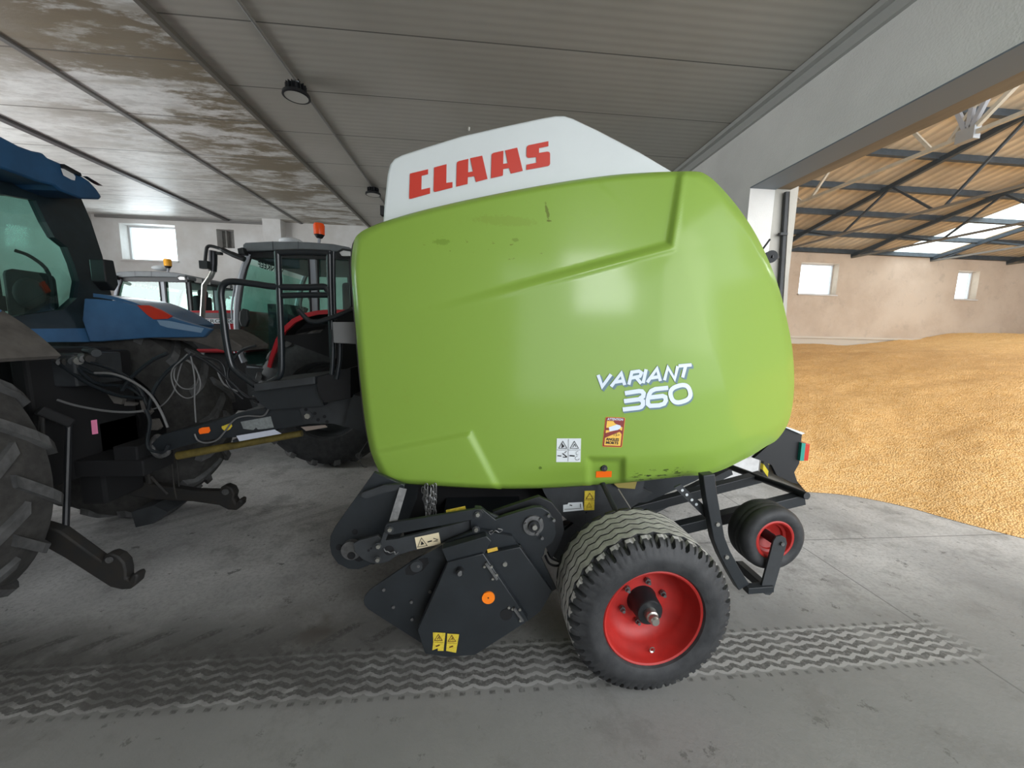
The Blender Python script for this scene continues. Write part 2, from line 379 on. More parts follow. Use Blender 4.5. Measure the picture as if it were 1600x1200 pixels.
def window(idx, r, Yf, th, fr=.045):
    x0, x1, z0, z1 = r; o = thing('window_%d' % idx, '', '', ((x0+x1)/2, Yf, z0)); del o['label']; del o['category']; o['kind'] = 'structure'
    mb = MB(); Yp = Yf+th-.08
    for a, b, cx, cz in ((x1-x0, fr, (x0+x1)/2, z0+fr/2), (x1-x0, fr, (x0+x1)/2, z1-fr/2)): mb.box((cx, Yp, cz), (a, .06, b))
    for cx in (x0+fr/2, x1-fr/2): mb.box((cx, Yp, (z0+z1)/2), (fr, .06, z1-z0-2*fr))
    mb.build('window_frame', mat('window_frame_%d' % idx, (.6, .61, .62), .5), o, smooth=0)
    MB().box(((x0+x1)/2, Yp, (z0+z1)/2), (x1-x0-2*fr, .008, z1-z0-2*fr)).build('pane', 'wglass', o, smooth=0)
    MB().box(((x0+x1)/2, Yf-.015, z0-.02), (x1-x0+.06, .07, .04)).build('window_sill', mwl, o, smooth=0)
window(1, wl, YB, .35)
struct('wall_left', MB().box((-9.6, 3.4, ZC/2), (.2, 15, ZC)), mwl)
struct('light_blocking_wall', MB().box((-4.5, -4.1, ZC/2), (10.0, .2, ZC)).box((2.0, -4.1, 4.25), (3.0, .2, .5)), mwl)  # unseen wall behind the camera, added to darken the left and shape reflections
# wall between the two bays with the tall opening
mwr = mat('grey_rendered_wall', (.82, .81, .78), .8, var=.12, vscale=1.1, bump=.35, bscale=60, detail=6)
lint = 3.6; JY = 4.6; WT = .62
struct('wall_right', MB().box((XW+.16, 7.75, 2.9), (.32, 6.3, 5.8)).box((XW+.16, .3, (lint+5.8)/2), (.32, 8.8-.2, 5.8-lint)), mwr)
mjb = mat('pale_jamb_render', (.50, .48, .43), .8, var=.15, vscale=2, bump=.2)
struct('wall_right.001', MB().box((XW+.32+.15, 7.8, 2.9), (.30, 6.4, 5.8)), mjb)
struct('trim_6', MB().box((XW+.32+.10, .3, lint+.06), (.2, 8.6, .12)).box((XW+.32+.10, .3, lint+.3), (.16, 8.6, .36)), mat('weathered_lintel_beam', (.30, .24, .17), .8, var=.4, vscale=4, stretch=(1, .15, 1)))
# door rail and post on the jamb
o = thing('door_rail', 'dark vertical door guide rail on pale jamb beside the tall opening', 'rail', (3.78, JY-.03, 0))
mb = MB().bar(P(1229, 300, 4.56), P(1206, 660, 4.56), .035, .04); mb.build('rail', 'dark2', o, smooth=0)
MB().bar(P(1235, 300, 4.58), P(1213, 660, 4.58), .05, .05).build('post', mjb, o, smooth=0)
MB().box(P(1223, 366, 4.55), (.09, .05, .03)).build('clamp', 'dark2', o, smooth=0)
struct('soffit_shade_strip', MB().box((XW+.16, .3, lint-.004), (.325, 8.6, .012)), mat('blue_grey_soffit_shade', (.17, .20, .23), .6))  # added strip; its dark tone paints the shade on the lintel underside
struct('baseboard_right', MB().box((XW+.12, JY-.06, .14), (.55, .14, .28)), mat('white_plinth_paint', (.66, .66, .66), .8, var=.2))
mh = mat('yellow_black_hazard', (.6, .5, .03), .6); g = N(mh); v, x, y, z = g.pos()
st = g.math('LESS_THAN', g.math('MODULO', g.math('ADD', g.math('ADD', z, g.math('MULTIPLY', x, 1.2)), 20.0), .16), .08)
g.base(g.mix(st, (.6, .5, .03), (.02, .02, .02)))
tag(MB().box((XW+.50, JY-.10, .35), (.08, .05, .7)).build('hazard_strip', mh, smooth=0), 'yellow and black hazard strip on the base of the pale door jamb', 'hazard strip')

# ---- right bay
mfw = mat('beige_plaster_wall', (.56, .45, .35), .85, var=.25, vscale=.9, bump=.3, bscale=18, col2=(.45, .37, .30), detail=7)
g = N(mfw); v, x, y, z = g.pos()
c = g.mix(g.ramp(g.noise(v, .55, 6, .65), .35, .65), (.50, .40, .31), (.60, .50, .40))
c = g.mix(g.math('MULTIPLY', g.ramp(g.noise(v, 2.4, 6, .7), .55, .7), .35), c, (.36, .30, .24))
c = g.mix(g.math('LESS_THAN', z, 1.93), c, (.60, .55, .47)); g.base(c)
hw = []
for (a, b, c_, d) in ((1247, 459, 1312, 412), (1491, 467, 1532, 424)):
    p0, p1 = P(a, b, YR), P(c_, d, YR); hw.append((p0.x, p1.x, p0.z, p1.z))
wall_holes('wall_far', XW+.62, 22, 0, 4.74, YR, .32, hw, mfw)
struct('trim_7', MB().box((12.8, YR-.03, 1.9), (18, .06, .06)), mfw)
window(2, hw[0], YR, .32); window(3, hw[1], YR, .32)
struct('wall_side', MB().box((22, 3.5, 3.5), (.2, 18, 7)), mfw)
SL = .198
def roofz(Y): return 4.62 + SL*(YR-Y)
mrf = mat('brown_corrugated_sheet', (.78, .68, .52), .8, var=.3, vscale=1.5, col2=(.62, .55, .44))
g = N(mrf); v, x, y, z = g.pos(); val = g.ramp(g.math('SINE', g.math('MULTIPLY', x, 2*PI/.24)), .3, -.8)
c = g.mix(g.ramp(g.noise(v, 1.2, 5), .35, .65), (.60, .53, .42), (.80, .70, .54)); c = g.mix(g.math('MULTIPLY', val, .55), c, (.30, .25, .19)); g.base(c)  # valleys painted darker to imitate the shading of the corrugations
def corrugated(x0, x1, y0, y1):
    mb = MB(); n = int((x1-x0)/.03); vs = []; rows = 6
    for i in range(n+1):
        x = x0+(x1-x0)*i/n; dz_ = .045*math.sin(2*PI*x/.24)
        for j in range(rows+1):
            Y = y0+(y1-y0)*j/rows; vs.append((x, Y, roofz(Y)+.16+dz_))
    fs = [(i*(rows+1)+j, (i+1)*(rows+1)+j, (i+1)*(rows+1)+j+1, i*(rows+1)+j+1) for i in range(n) for j in range(rows)]
    return mb.add(vs, fs)
SKX0, SKX1 = 13.6, 15.3
struct('ceiling', corrugated(XW+.3, SKX0, -1, YR+.1), mrf, smooth=60)
struct('ceiling', corrugated(SKX1, 21.9, -1, YR+.1), mrf, smooth=60)
struct('ceiling', corrugated(SKX0, SKX1, -1, YR+.1), glass_mat('translucent_roof_sheet', (.9, .92, .9), .04, .3), smooth=60)
msteel = mat('blue_grey_steel', (.055, .075, .095), .55, var=.3)
mlight = mat('cream_painted_steel', (.52, .48, .40), .6, var=.2)
names = ['lowest, on top of the far wall', 'second up from the far wall', 'third up from the far wall', 'fourth up from the far wall', 'fifth up from the far wall', 'sixth up from the far wall']
for k in range(6):
    Y = YR-.06-1.1*1.0*k; zz = roofz(Y)+.05
    tag(MB().box((12.8, Y, zz), (18.2, .07, .13), rx=-.19).build('roof_purlin', msteel, smooth=0),
        'long dark steel purlin under the brown corrugated roof, ' + names[k], 'purlin', 'purlins under the corrugated roof')
trx = [6.4, 9.3, 12.2, 15.1, 18.0]
tn = ['nearest the opening, with cream bottom chord', 'second from the opening', 'third from the opening', 'fourth from the opening, beyond the skylight strip', 'fifth and farthest from the opening']
for k, X in enumerate(trx):
    t = thing('roof_truss', 'slender steel roof truss ' + tn[k], 'roof truss', (X, YR-.1, 4.5), 'steel trusses carrying the corrugated roof')
    zb = 4.52; mcd_ = mlight if k == 0 else msteel
    MB().bar((X, YR, zb), (X, 1, zb), .05, .05).build('bottom_chord', mlight if k < 1 else mat('dull_chord_%d' % k, (.20, .19, .17), .6), t, smooth=0)
    MB().bar((X, YR, roofz(YR)-.04), (X, 1, roofz(1)-.04), .08, .10).build('top_chord', msteel, t, smooth=0)
    ys = [YR-.3-1.1*j for j in range(9)]
    for j in range(8):
        if j % 2 == 0:
            MB().bar((X, ys[j], zb), (X, ys[j+1], roofz(ys[j+1])-.05), .04, .04).build('brace', mcd_ if k == 0 else msteel, t, smooth=0)
            MB().bar((X, ys[j+1], roofz(ys[j+1])-.05), (X, ys[j+1]-.9, zb), .04, .04).build('brace', mcd_ if k == 0 else msteel, t, smooth=0)
    if k == 0:
        nd = PX(1513, 205, X); nd.z = zb
        MB().box(nd, (.10, .20, .16)).build('gusset_plate', mat('galvanised_gusset', (.36, .38, .40), .5, .4), t, smooth=0)
        for q in ((-.28, .55), (-.08, .6), (.12, .62), (.62, .75)):
            MB().bar(nd, nd+Vector((0, -q[0]*1.2-.1, q[1])), .05, .05).build('brace', 'greypost' if q[0] < .5 else mlight, t, smooth=0)

# ---- grain heap
mg = mat('corn_kernels', (.86, .44, .10), .8)
g = N(mg); v, x, y, z = g.pos()
vo = g.new('ShaderNodeTexVoronoi'); vo.inputs['Scale'].default_value = 60; g.nt.links.new(v, vo.inputs['Vector'])
n_ = g.noise(v, 16, 6, .75, (.6, 1, 1.3)); n3 = g.noise(v, 3.5, 5, .7, (1, .6, 1))
c = g.mix(g.ramp(n_, .33, .66), (.78, .45, .15), (.93, .62, .28)); c = g.mix(g.math('MULTIPLY', g.ramp(n3, .45, .75), .4), c, (.70, .41, .15))
c = g.mix(g.math('MULTIPLY', g.ramp(vo.outputs['Distance'], .35, .7), .5), c, (.46, .22, .06)); g.base(c)
g.bump(g.math('ADD', n_, vo.outputs['Distance']), .5, .03)
toe = [(p.x, p.y) for p in catmull([Vector(q) for q in ((3.2, 4.2, 0), (3.86, 4.06, 0), (4.35, 3.93, 0), (4.72, 3.62, 0), (4.92, 3.22, 0), (5.3, 2.72, 0), (6.1, 1.9, 0), (7.6, .6, 0), (10.5, -1.2, 0), (22.5, -3, 0))], 6)]
def toe_y(X):
    for (a, b), (c_, d) in zip(toe, toe[1:]):
        if X <= c_: return b + (d-b)*max(0, (X-a))/(c_-a)
    return toe[-1][1]
def toe_d(X, Y):
    best = 99.
    for (a, b), (c_, d) in zip(toe, toe[1:]):
        if abs(a-X) > best+2 and abs(c_-X) > best+2: continue
        ex, ey = c_-a, d-b; t = max(0., min(1., ((X-a)*ex+(Y-b)*ey)/(ex*ex+ey*ey)))
        best = min(best, math.hypot(X-a-ex*t, Y-b-ey*t))
    return best
def hm(X):
    ks = [(3, 1.55), (10.5, 1.62), (12.2, 1.58), (14.5, 1.78), (16.3, 2.02), (17.3, 2.04), (18.6, 1.9), (20.2, 2.1), (22, 2.1)]
    for (a, b), (c_, d) in zip(ks, ks[1:]):
        if X <= c_:
            t = (X-a)/(c_-a); t = t*t*(3-2*t); return b+(d-b)*t
    return 2.1
def fbm(x, y):
    from mathutils import noise
    return noise.noise(Vector((x*1.2, y*1.2, 3)))*.06 + noise.noise(Vector((x*4, y*4, 7)))*.022 + noise.noise(Vector((x*11, y*11, 1)))*.008
mb = MB(); nx, ny = 230, 150; vs = []
for i in range(nx+1):
    X = 3.93+17.9*(i/nx)**1.5
    ty = toe_y(X)
    for j in range(ny+1):
        u = (j/ny)**1.4; Y = ty + (YR-.02-ty)*u; dd = toe_d(X, Y)
        hgt = hm(X)*(1-math.exp(-dd/3.0))*1.07 if dd > 0 else 0
        vs.append((X, Y, max(0, hgt + fbm(X, Y)*min(1, dd*1.5))+.004*(1-min(1, dd*20))))
mb.add(vs, [(i*(ny+1)+j, (i+1)*(ny+1)+j, (i+1)*(ny+1)+j+1, i*(ny+1)+j+1) for i in range(nx) for j in range(ny)])
tag(mb.build('grain_heap', mg, smooth=180), 'big heap of orange-yellow corn grain piled against the beige far wall', 'grain heap', kind='stuff')

# ---- high bay lamps on the ceiling conduit
tag(MB().cyl((-1.985, -3.9, ZC-.037), (-1.985, YB-.01, ZC-.037), .015, n=8).build('cable_conduit', mat('grey_conduit', (.22, .215, .2), .5)), 'thin grey cable conduit running along the dark ceiling above the baler', 'conduit')
def bay_lamp(px, py, top, label):
    p = PX(px, py, -1.985); t = thing('high_bay_lamp', label, 'ceiling lamp', p, 'round lamps hung from the ceiling conduit')
    MB().lathe([(.10, .03), (.10, .06), (.02, .075), (.02, .10), (0, .135), (-.03, .14), (-.035, .12)], p, 'Z', 32).build('housing', 'black', t)
    mb = MB()
    for k in range(16):
        a = 2*PI*k/16; mb.box(p+Vector((.085*math.cos(a), .085*math.sin(a), .05)), (.04, .006, .08), rz=a)
    mb.build('cooling_fins', 'black', t, smooth=0)
    MB().lathe([(-.028, .0), (-.030, .06), (-.032, .118)], p, 'Z', 32).build('lens', mat('lamp_lens', (.45, .44, .40), .3), t)
    MB().tube([p+Vector((0, 0, .09)), p+Vector((.03, .01, .14)), p+Vector((-.03, 0, .19)), Vector((p.x, p.y, ZC-.09))], .007, smooth=4).build('hanging_cable', 'black', t)
    MB().box((p.x, p.y, ZC-.08), (.09, .06, .05)).build('junction_box', 'greypost', t, smooth=0, bevel=.006)
bay_lamp(463, 147, 0, 'round black high bay lamp on the ceiling conduit, nearer one left of baler')
bay_lamp(583, 302, 0, 'small black high bay lamp on the ceiling conduit, farther one behind the white hood')

# ================================================================== ROUND BALER
def ss(t, a=0., b=1.):
    t = max(0., min(1., (t-a)/(b-a))); return t*t*(3-2*t)
baler = thing('round_baler', 'lime green and white round hay baler with red wheels, side-on in front of the tractors', 'baler', (.7, 3.05, 0))
def S0(x, z):
    Y = 2.13 + .05*((x-.7)/1.3)**2 + .018*((z-1.45)/.7)**2
    return Y
def relief(px, py):
    d = 0
    lx = 1066-(py-268)*17/107.; ly = 384+(1048-px)*.27
    dd = min((lx-px), (ly-py)*.95)
    fade = ss(px, 600, 1000) if ly-py < lx-px else 1
    d += .030*ss(dd, -2, 9)*fade - .008*math.exp(-((dd+5)/3.)**2)*fade
    dd = min(py-(700-(px-600)*.2), (735+(py-672)*.52)-px)          # raised foot at the lower front
    d -= .022*ss(dd, -2, 10)
    bx = min(px-917+(py-715)*.0, 977-px, py-714)                   # latch pocket
    d += .032*ss(bx, -2, 9)*ss(768-py, -4, 2)
    cy = 722-(px-850)*.10 if px < 1120 else 695-(px-1120)*.42      # lower edge turned in
    d += .10*ss(py-cy, 0, 46)**1.3*ss(px, 760, 900)*.45
    d += .27*max(0., (px-1030)/210.)**2.0
    cx = 1062+max(0, py-385)*.32
    d += .00035*max(0, px-cx)
    return d
def PS(px, py, off=0.):       # point of the side panel seen at a pixel
    Y = 2.2
    for _ in range(6):
        p = P(px, py, Y); Y = .3*Y+.7*(S0(p.x, p.z)+relief(px, py))
    return P(px, py, Y-off)
outl = [(553, 378), (562, 364), (580, 354), (598, 347), (640, 334), (700, 319), (775, 303), (850, 289), (920, 278), (985, 271), (1055, 268), (1088, 268), (1102, 272), (1120, 286), (1150, 320), (1178, 361), (1200, 405), (1217, 450), (1229, 497), (1238, 545), (1241, 595), (1238, 635), (1230, 664), (1214, 687), (1196, 698), (1170, 714), (1115, 739), (1060, 745), (1000, 752), (930, 758), (850, 763), (775, 764), (690, 760), (612, 754), (598, 748), (590, 732), (578, 700), (568, 640), (560, 560), (554, 490), (549, 420)]
crn = {3, 10, 26, 31}
def resample(pts, n):
    pts = [Vector((a, b, 0)) for a, b in pts]; dn = catmull(pts, 10, True); L = [0]
    for a, b in zip(dn, dn[1:]+dn[:1]): L.append(L[-1]+(b-a).length)
    out = []; k = 0
    for i in range(n):
        t = L[-1]*i/n
        while L[k+1] < t: k += 1
        f_ = (t-L[k])/(L[k+1]-L[k]); a = dn[k]; b = dn[(k+1) % len(dn)]; out.append(a+(b-a)*f_)
    return out
NB = 520; bd = resample(outl, NB); KR = 92; cc = Vector((880, 540, 0))
vs = [PS(cc.x, cc.y)]
for k in range(1, KR+1):
    s = k/KR; s = 1-(1-s)**1.08
    for b in bd:
        q = cc+(b-cc)*s
        p = PS(q.x, q.y); e = max(0, (s-.965)/.035); vs.append(P(q.x, q.y, p.y+.035*e*e))
rim = vs[-NB:]
cen = Vector((.72, 0, 1.6))
for dY, sc_ in ((.02, .997), (.05, .993), (.11, .99)):
    for p in rim: vs.append(Vector((cen.x+(p.x-cen.x)*sc_, p.y+dY, cen.z+(p.z-cen.z)*sc_)))
fs = [(0, 1+i, 1+(i+1) % NB) for i in range(NB)]
for k in range(KR+2):
    o_ = 1+k*NB
    for i in range(NB): fs.append((o_+i, o_+NB+i, o_+NB+(i+1) % NB, o_+(i+1) % NB))
panel = MB().add(vs, fs).build('side_panel', 'green', baler, smooth=50)
def seam_line(mb, pts, w, off, f=PS):
    ribbon(mb, pts, w, off, f)
def ribbon(mb, pts, w, off, f=PS, closed=False, cap=0):
    q = [Vector((a, b, 0)) for a, b in pts]; n = len(q)
    if not closed and cap:
        q[0] = q[0]+(q[0]-q[1]).normalized()*cap; q[-1] = q[-1]+(q[-1]-q[-2]).normalized()*cap
    L = []; Rr = []
    for i in range(n):
        a = q[(i-1) % n] if closed or i else None; b = q[(i+1) % n] if closed or i < n-1 else None
        d1 = (q[i]-a).normalized() if a is not None else None; d2 = (b-q[i]).normalized() if b is not None else None
        if d1 is None: d1 = d2
        if d2 is None: d2 = d1
        t = (d1+d2); t = t.normalized() if t.length > 1e-3 else d1
        nn = Vector((-t.y, t.x, 0)); m = 1/max(.55, nn.dot(Vector((-d1.y, d1.x, 0))))
        L.append(q[i]+nn*w/2*m); Rr.append(q[i]-nn*w/2*m)
    vs = [f(p.x, p.y, off) for p in L]+[f(p.x, p.y, off) for p in Rr]
    mb.add(vs, [(i, (i+1) % n, (i+1) % n+n, i+n) for i in range(n if closed else n-1)])
def decal(mb, pts, off, f=PS, mi=0): return mb.add([f(a, b, off) for a, b in pts], [tuple(range(len(pts)))], mi)
g, v, x, y, z, c2 = STAIN
def blob(c2, px, py, rx, rz, tilt, col, amt, thr=.42):
    p = PS(px, py); dx = g.math('SUBTRACT', x, p.x); dz = g.math('SUBTRACT', z, p.z)
    dx = g.math('ADD', dx, g.math('MULTIPLY', dz, tilt))
    d = g.math('SQRT', g.math('ADD', g.math('POWER', g.math('ABSOLUTE', g.math('DIVIDE', dx, rx)), 2.0), g.math('POWER', g.math('ABSOLUTE', g.math('DIVIDE', dz, rz)), 2.0)))
    d = g.math('ADD', d, g.math('MULTIPLY', g.math('SUBTRACT', g.noise(v, 60, 4, .7), .5), 1.6))
    return g.mix(g.math('MULTIPLY', g.ramp(d, 1.0, .7), amt), c2, col)
c2 = blob(c2, 855, 331, .010, .05, .22, (.10, .13, .01), .85)
c2 = blob(c2, 858, 345, .018, .006, 0, (.10, .12, .01), .85)
c2 = blob(c2, 690, 378, .05, .018, 0, (.13, .22, .02), .6); c2 = blob(c2, 805, 375, .02, .012, 0, (.13, .2, .02), .6)
c2 = blob(c2, 790, 345, .20, .03, .2, (.18, .25, .03), .35); c2 = blob(c2, 844, 731, .012, .010, 0, (.06, .12, .01), .8)
g.base(c2)
# body behind the panels
bodyp = [(575, 400), (620, 360), (760, 322), (900, 295), (1050, 285), (1095, 290), (1140, 335), (1180, 400), (1205, 480), (1217, 560), (1214, 625), (1195, 660), (1110, 712), (990, 728), (800, 735), (615, 730), (590, 650), (580, 520)]
plate(MB(), bodyp, 2.62, 1.15).build('bale_chamber', 'dark2', baler, smooth=30)
p2 = [Vector((p.x, 6.1-p.y, p.z)) for p in vs[0:1]]
far = MB(); far.v = [Vector((p.x, 6.1-p.y, p.z)) for p in panel.data.vertices[0:0]] or []
st_ = 4; fv = [Vector((vs[0].x, 6.1-vs[0].y, vs[0].z))]
rings = list(range(4, KR+1, 8))+[KR, KR+2]
for k in rings:
    for i in range(0, NB, st_):
        p = vs[1+(k-1)*NB+i] if k <= KR else vs[1+(KR+2)*NB+i]; fv.append(Vector((p.x, 6.1-p.y, p.z)))
nn_ = NB//st_; ff = [(0, 1+i, 1+(i+1) % nn_) for i in range(nn_)]
for k in range(len(rings)-1):
    for i in range(nn_): ff.append((1+k*nn_+i, 1+(k+1)*nn_+i, 1+(k+1)*nn_+(i+1) % nn_, 1+k*nn_+(i+1) % nn_))
MB().add(fv, ff).build('side_panel', 'green', baler, smooth=50)
# black front seal visible along the leading edge
mb = MB(); mb.tube([PS(a, b)+Vector((-.012, .07, 0)) for a, b in [(600, 350), (566, 364), (551, 378), (548, 420), (553, 490), (559, 560), (567, 640), (577, 700), (590, 735), (600, 750)]], .012, smooth=4)
mb.build('edge_seal', 'dustplastic', baler)
# white hood
YH = 2.32
hood = [(598, 352), (600, 320), (605, 272), (609, 256), (616, 247), (628, 241), (665, 229), (720, 212), (780, 198), (845, 184), (868, 180), (882, 180), (895, 184), (935, 203), (1000, 237), (1062, 274), (985, 282), (850, 302), (700, 332)]
mb = plate(MB(), hood, YH, 1.42); ho = mb.build('top_hood', 'white', baler, smooth=25, bevel=.012)
def PH(px, py, off=0.): return P(px, py, YH-.001-off)
Z1 = lambda L, ox, oy, s=11.425: [(a/s+ox, b/s+oy) for a, b in L]
def roundc(pts, idx, k=4):
    """round the listed corners of a pixel outline"""
    out = []
    for i, p in enumerate(pts):
        if i in idx:
            a = Vector(pts[i-1]); b = Vector(p); c_ = Vector(pts[(i+1) % len(pts)]); r = idx[i]
            p0 = b+(a-b).normalized()*r; p1 = b+(c_-b).normalized()*r
            for j in range(k+1):
                t = j/k; out.append(tuple(p0*(1-t)**2+b*2*t*(1-t)+p1*t*t))
        else: out.append(p)
    return out
LT = [Z1([(445,620),(445,710),(330,740),(325,985),(480,950),(480,1055),(140,1150),(108,1150),(106,1115),(118,735),(122,700),(165,688)], 630, 210),
      Z1([(550,590),(775,530),(770,865),(880,850),(880,950),(580,1025),(555,1025),(541,1000)], 630, 210),
      Z1([(945,935),(955,525),(962,495),(995,475),(1165,435),(1160,675),(1245,660),(1195,425),(1411,378),(1506,795),(1300,850),(1270,745),(1155,765),(1150,885)], 630, 210),
      Z1([(195,785),(205,370),(215,345),(245,328),(420,290),(415,525),(495,515),(450,285),(665,235),(765,650),(550,700),(520,600),(415,620),(410,735)], 750, 210),
      Z1([(825,635),(830,540),(1005,505),(1005,405),(870,420),(845,412),(828,385),(832,240),(842,210),(870,192),(1222,120),(1222,210),(1055,245),(1055,330),(1200,306),(1235,312),(1252,340),(1252,520),(1242,548),(1215,565)], 750, 210)]
for L in LT: decal(MB(), L, .003, PH).build('brand_letter', 'red_letter', ho, smooth=0)
MB().tube([P(732, 205, 2.6), P(733, 199, 2.6)], .008).build('lifting_eye', 'silver', baler)
MB().box(P(598, 330, 2.36), (.02, .04, .05)).build('hood_catch', 'black', baler, smooth=0)
# model lettering
K = 9.41
def zz(L): return [(a/K+925, b/K+560) for a, b in L]
var_ = [[(90,243),(150,415),(280,235)], [(280,415),(430,218),(480,392)], [(345,348),(455,330)], [(540,385),(585,203),(690,188),(730,215),(705,262),(575,290)], [(650,280),(722,368)], [(795,163),(752,362)],
        [(812,352),(955,150),(1005,332)], [(870,288),(985,270)], [(1065,322),(1115,133),(1215,305),(1260,115)], [(1275,112),(1462,95)], [(1378,105),(1332,278)]]
def circ(cx, cy, rx, ry, n=22, rot=0, k=2.6):
    out = []
    for i in range(n):
        t = 2*PI*i/n; c_, s_ = math.cos(t), math.sin(t)
        a = rx*math.copysign(abs(c_)**(2/k), c_); b = ry*math.copysign(abs(s_)**(2/k), s_)
        out.append((cx+a*math.cos(rot)-b*math.sin(rot), cy+a*math.sin(rot)+b*math.cos(rot)))
    return out
num_ = [([(483,512),(690,480),(735,485),(760,515),(752,560),(700,592)], 0), ([(470,630),(700,600)], 0), ([(700,600),(748,628),(750,680),(725,712),(690,725),(452,752)], 0),
        ([(1120,432),(930,452),(870,480),(840,530),(820,610),(822,670),(855,698),(990,690),(1060,665),(1085,620),(1078,570),(1040,552),(850,575)], 0),
        (circ(1300, 520, 145, 120, 26, -.30), 1)]
wh = MB(); sh = MB()
for L in var_:
    q = zz(L); ribbon(wh, q, 5.2, .0045, cap=0 if len(L) > 2 else .3)
    for k in (.6, 1.5, 2.4, 3.2): ribbon(sh, [(a+k, b+k*.95) for a, b in q], 5.5, .0025)
    ribbon(sh, q, 6.2, .0022)
for L, cl in num_:
    q = zz(L); ribbon(wh, q, 6.7, .0045, closed=bool(cl))
    for k in (.8, 1.8, 2.8): ribbon(sh, [(a+k*.6, b+k) for a, b in q], 6.3, .0025, closed=bool(cl))
    ribbon(sh, q, 7.2, .0022, closed=bool(cl))
wh.build('model_lettering', 'letterw', panel, smooth=0); sh.build('lettering_shadow', 'shadowgrey', panel, smooth=0)
# text from the built-in font, laid on any surface
def text(s, o, r, u, f, name, m, parent, off=.004, bold=.0, shear=0., mirror=False):
    """o: pixel of the lower left corner; r, u: pixel vectors for the full width and the cap height"""
    cu = bpy.data.curves.new('txt', 'FONT'); cu.body = s; cu.offset = bold; cu.shear = shear; cu.resolution_u = 3
    ob = bpy.data.objects.new('txt', cu); C.objects.link(ob); bpy.context.view_layer.update()
    me = bpy.data.meshes.new_from_object(ob.evaluated_get(bpy.context.evaluated_depsgraph_get()))
    xs = [v.co.x for v in me.vertices]; ys = [v.co.y for v in me.vertices]; x0, x1, y0, y1 = min(xs), max(xs), min(ys), max(ys)
    mb = MB(); vs = []
    for v in me.vertices:
        a = (v.co.x-x0)/(x1-x0); b = (v.co.y-y0)/(y1-y0)
        if mirror: a = 1-a
        vs.append(f(o[0]+r[0]*a+u[0]*b, o[1]+r[1]*a+u[1]*b, off))
    mb.add(vs, [tuple(p.vertices) for p in me.polygons])
    bpy.data.objects.remove(ob); bpy.data.curves.remove(cu); bpy.data.meshes.remove(me)
    return mb.build(name, m, parent, smooth=0)
def tri_sign(mb, cx, cy, w, h, sw, off, f, dx=0):     # outlined warning triangle
    ribbon(mb, [(cx+dx, cy-h/2), (cx+w/2, cy+h/2), (cx-w/2, cy+h/2)], sw, off, f, closed=True)
def sticker(name, pts, m, f, parent, off=.002):
    return decal(MB(), pts, off, f).build(name, m, parent, smooth=0)
# white four-field warning label
sticker('warning_label', [(870, 685), (908, 685), (907, 722), (869, 722)], 'labelw', PS, panel)
mb = MB()
tri_sign(mb, 879.5, 695, 13, 11, .9, .004, PS); tri_sign(mb, 897.5, 695, 13, 11, .9, .004, PS)
ribbon(mb, [(888.3, 686), (887.6, 721)], .5, .004); ribbon(mb, [(870, 703), (907, 703)], .5, .004)
decal(mb, [(877.5, 700), (878, 692.5), (882, 697), (881, 698.5)], .004); ribbon(mb, [(895, 699), (898, 694), (900, 698)], 1, .004)
ribbon(mb, [(879, 708.5), (886, 714)], 1.6, .004); ribbon(mb, [(879.5, 714.3), (886, 714.3)], 1.4, .004); ribbon(mb, [(871, 712), (877, 712.5)], 1.6, .004); ribbon(mb, [(890, 712), (898, 712.5)], 2, .004)
ribbon(mb, [(903+3*math.cos(t*.7), 708+3*math.sin(t*.7)) for t in range(2, 8)], .5, .004); ribbon(mb, [(902+3.3*math.cos(t*.7), 716+3*math.sin(t*.7)) for t in range(8)], .5, .004)
ribbon(mb, [(882, 708), (885.5, 705)], .8, .004)
mb.build('label_print', 'ink', panel, smooth=0)
# ANGLES MORTS sign
SG = lambda u, v: (946.3+u*30.7-(v*5.2), 651.5+v*46.5+u*1.0)
def sg(L): return [SG(*p) for p in L]
sticker('sign_edge', roundc(sg([(0, 0), (1, 0), (1, 1), (0, 1)]), {0: 2.5, 1: 2.5, 2: 2.5, 3: 2.5}), 'orange', PS, panel, .002)
sticker('sign_border', roundc(sg([(.02, .012), (.98, .012), (.98, .988), (.02, .988)]), {0: 2, 1: 2, 2: 2, 3: 2}), 'maroon', PS, panel, .0028)
sticker('sign_ground', sg([(.09, .13), (.91, .13), (.91, .95), (.09, .95)]), mat('sign_yellow', (.85, .5, .07), .45), PS, panel, .0036)
mb = MB()
for L in ([(.42, .13), (.91, .13), (.91, .33), (.5, .2)], [(.09, .36), (.3, .36), (.3, .44), (.09, .44)], [(.09, .54), (.75, .40), (.91, .44), (.91, .56), (.8, .48), (.09, .70)]): decal(mb, sg(L), .0044)
mb.build('sign_dark_field', 'maroon', panel, smooth=0)
mb = MB(); decal(mb, sg([(.22, .34), (.62, .24), (.80, .27), (.84, .34), (.70, .42), (.28, .48)]), .0052); mb.build('sign_truck', 'letterw', panel, smooth=0)
text('ATTENTION', SG(.10, .105), (24.5, 1.0), (.5, -3.6), PS, 'sign_text', 'letterw', panel, .0044, .02)
text('ANGLES', SG(.14, .79), (20.5, 1.0), (.6, -4.6), PS, 'sign_text', 'ink', panel, .0052, .04)
text('MORTS', SG(.16, .905), (19.5, 1.0), (.6, -4.6), PS, 'sign_text', 'ink', panel, .0052, .04)
text('15>', SG(.52, .63), (9, .8), (.5, -4.4), PS, 'sign_text', 'ink', panel, .0052)
sticker('orange_label', [(931.5, 736.5), (956, 736), (955.5, 745.5), (931, 746.3)], 'orange2', PS, panel, .003)
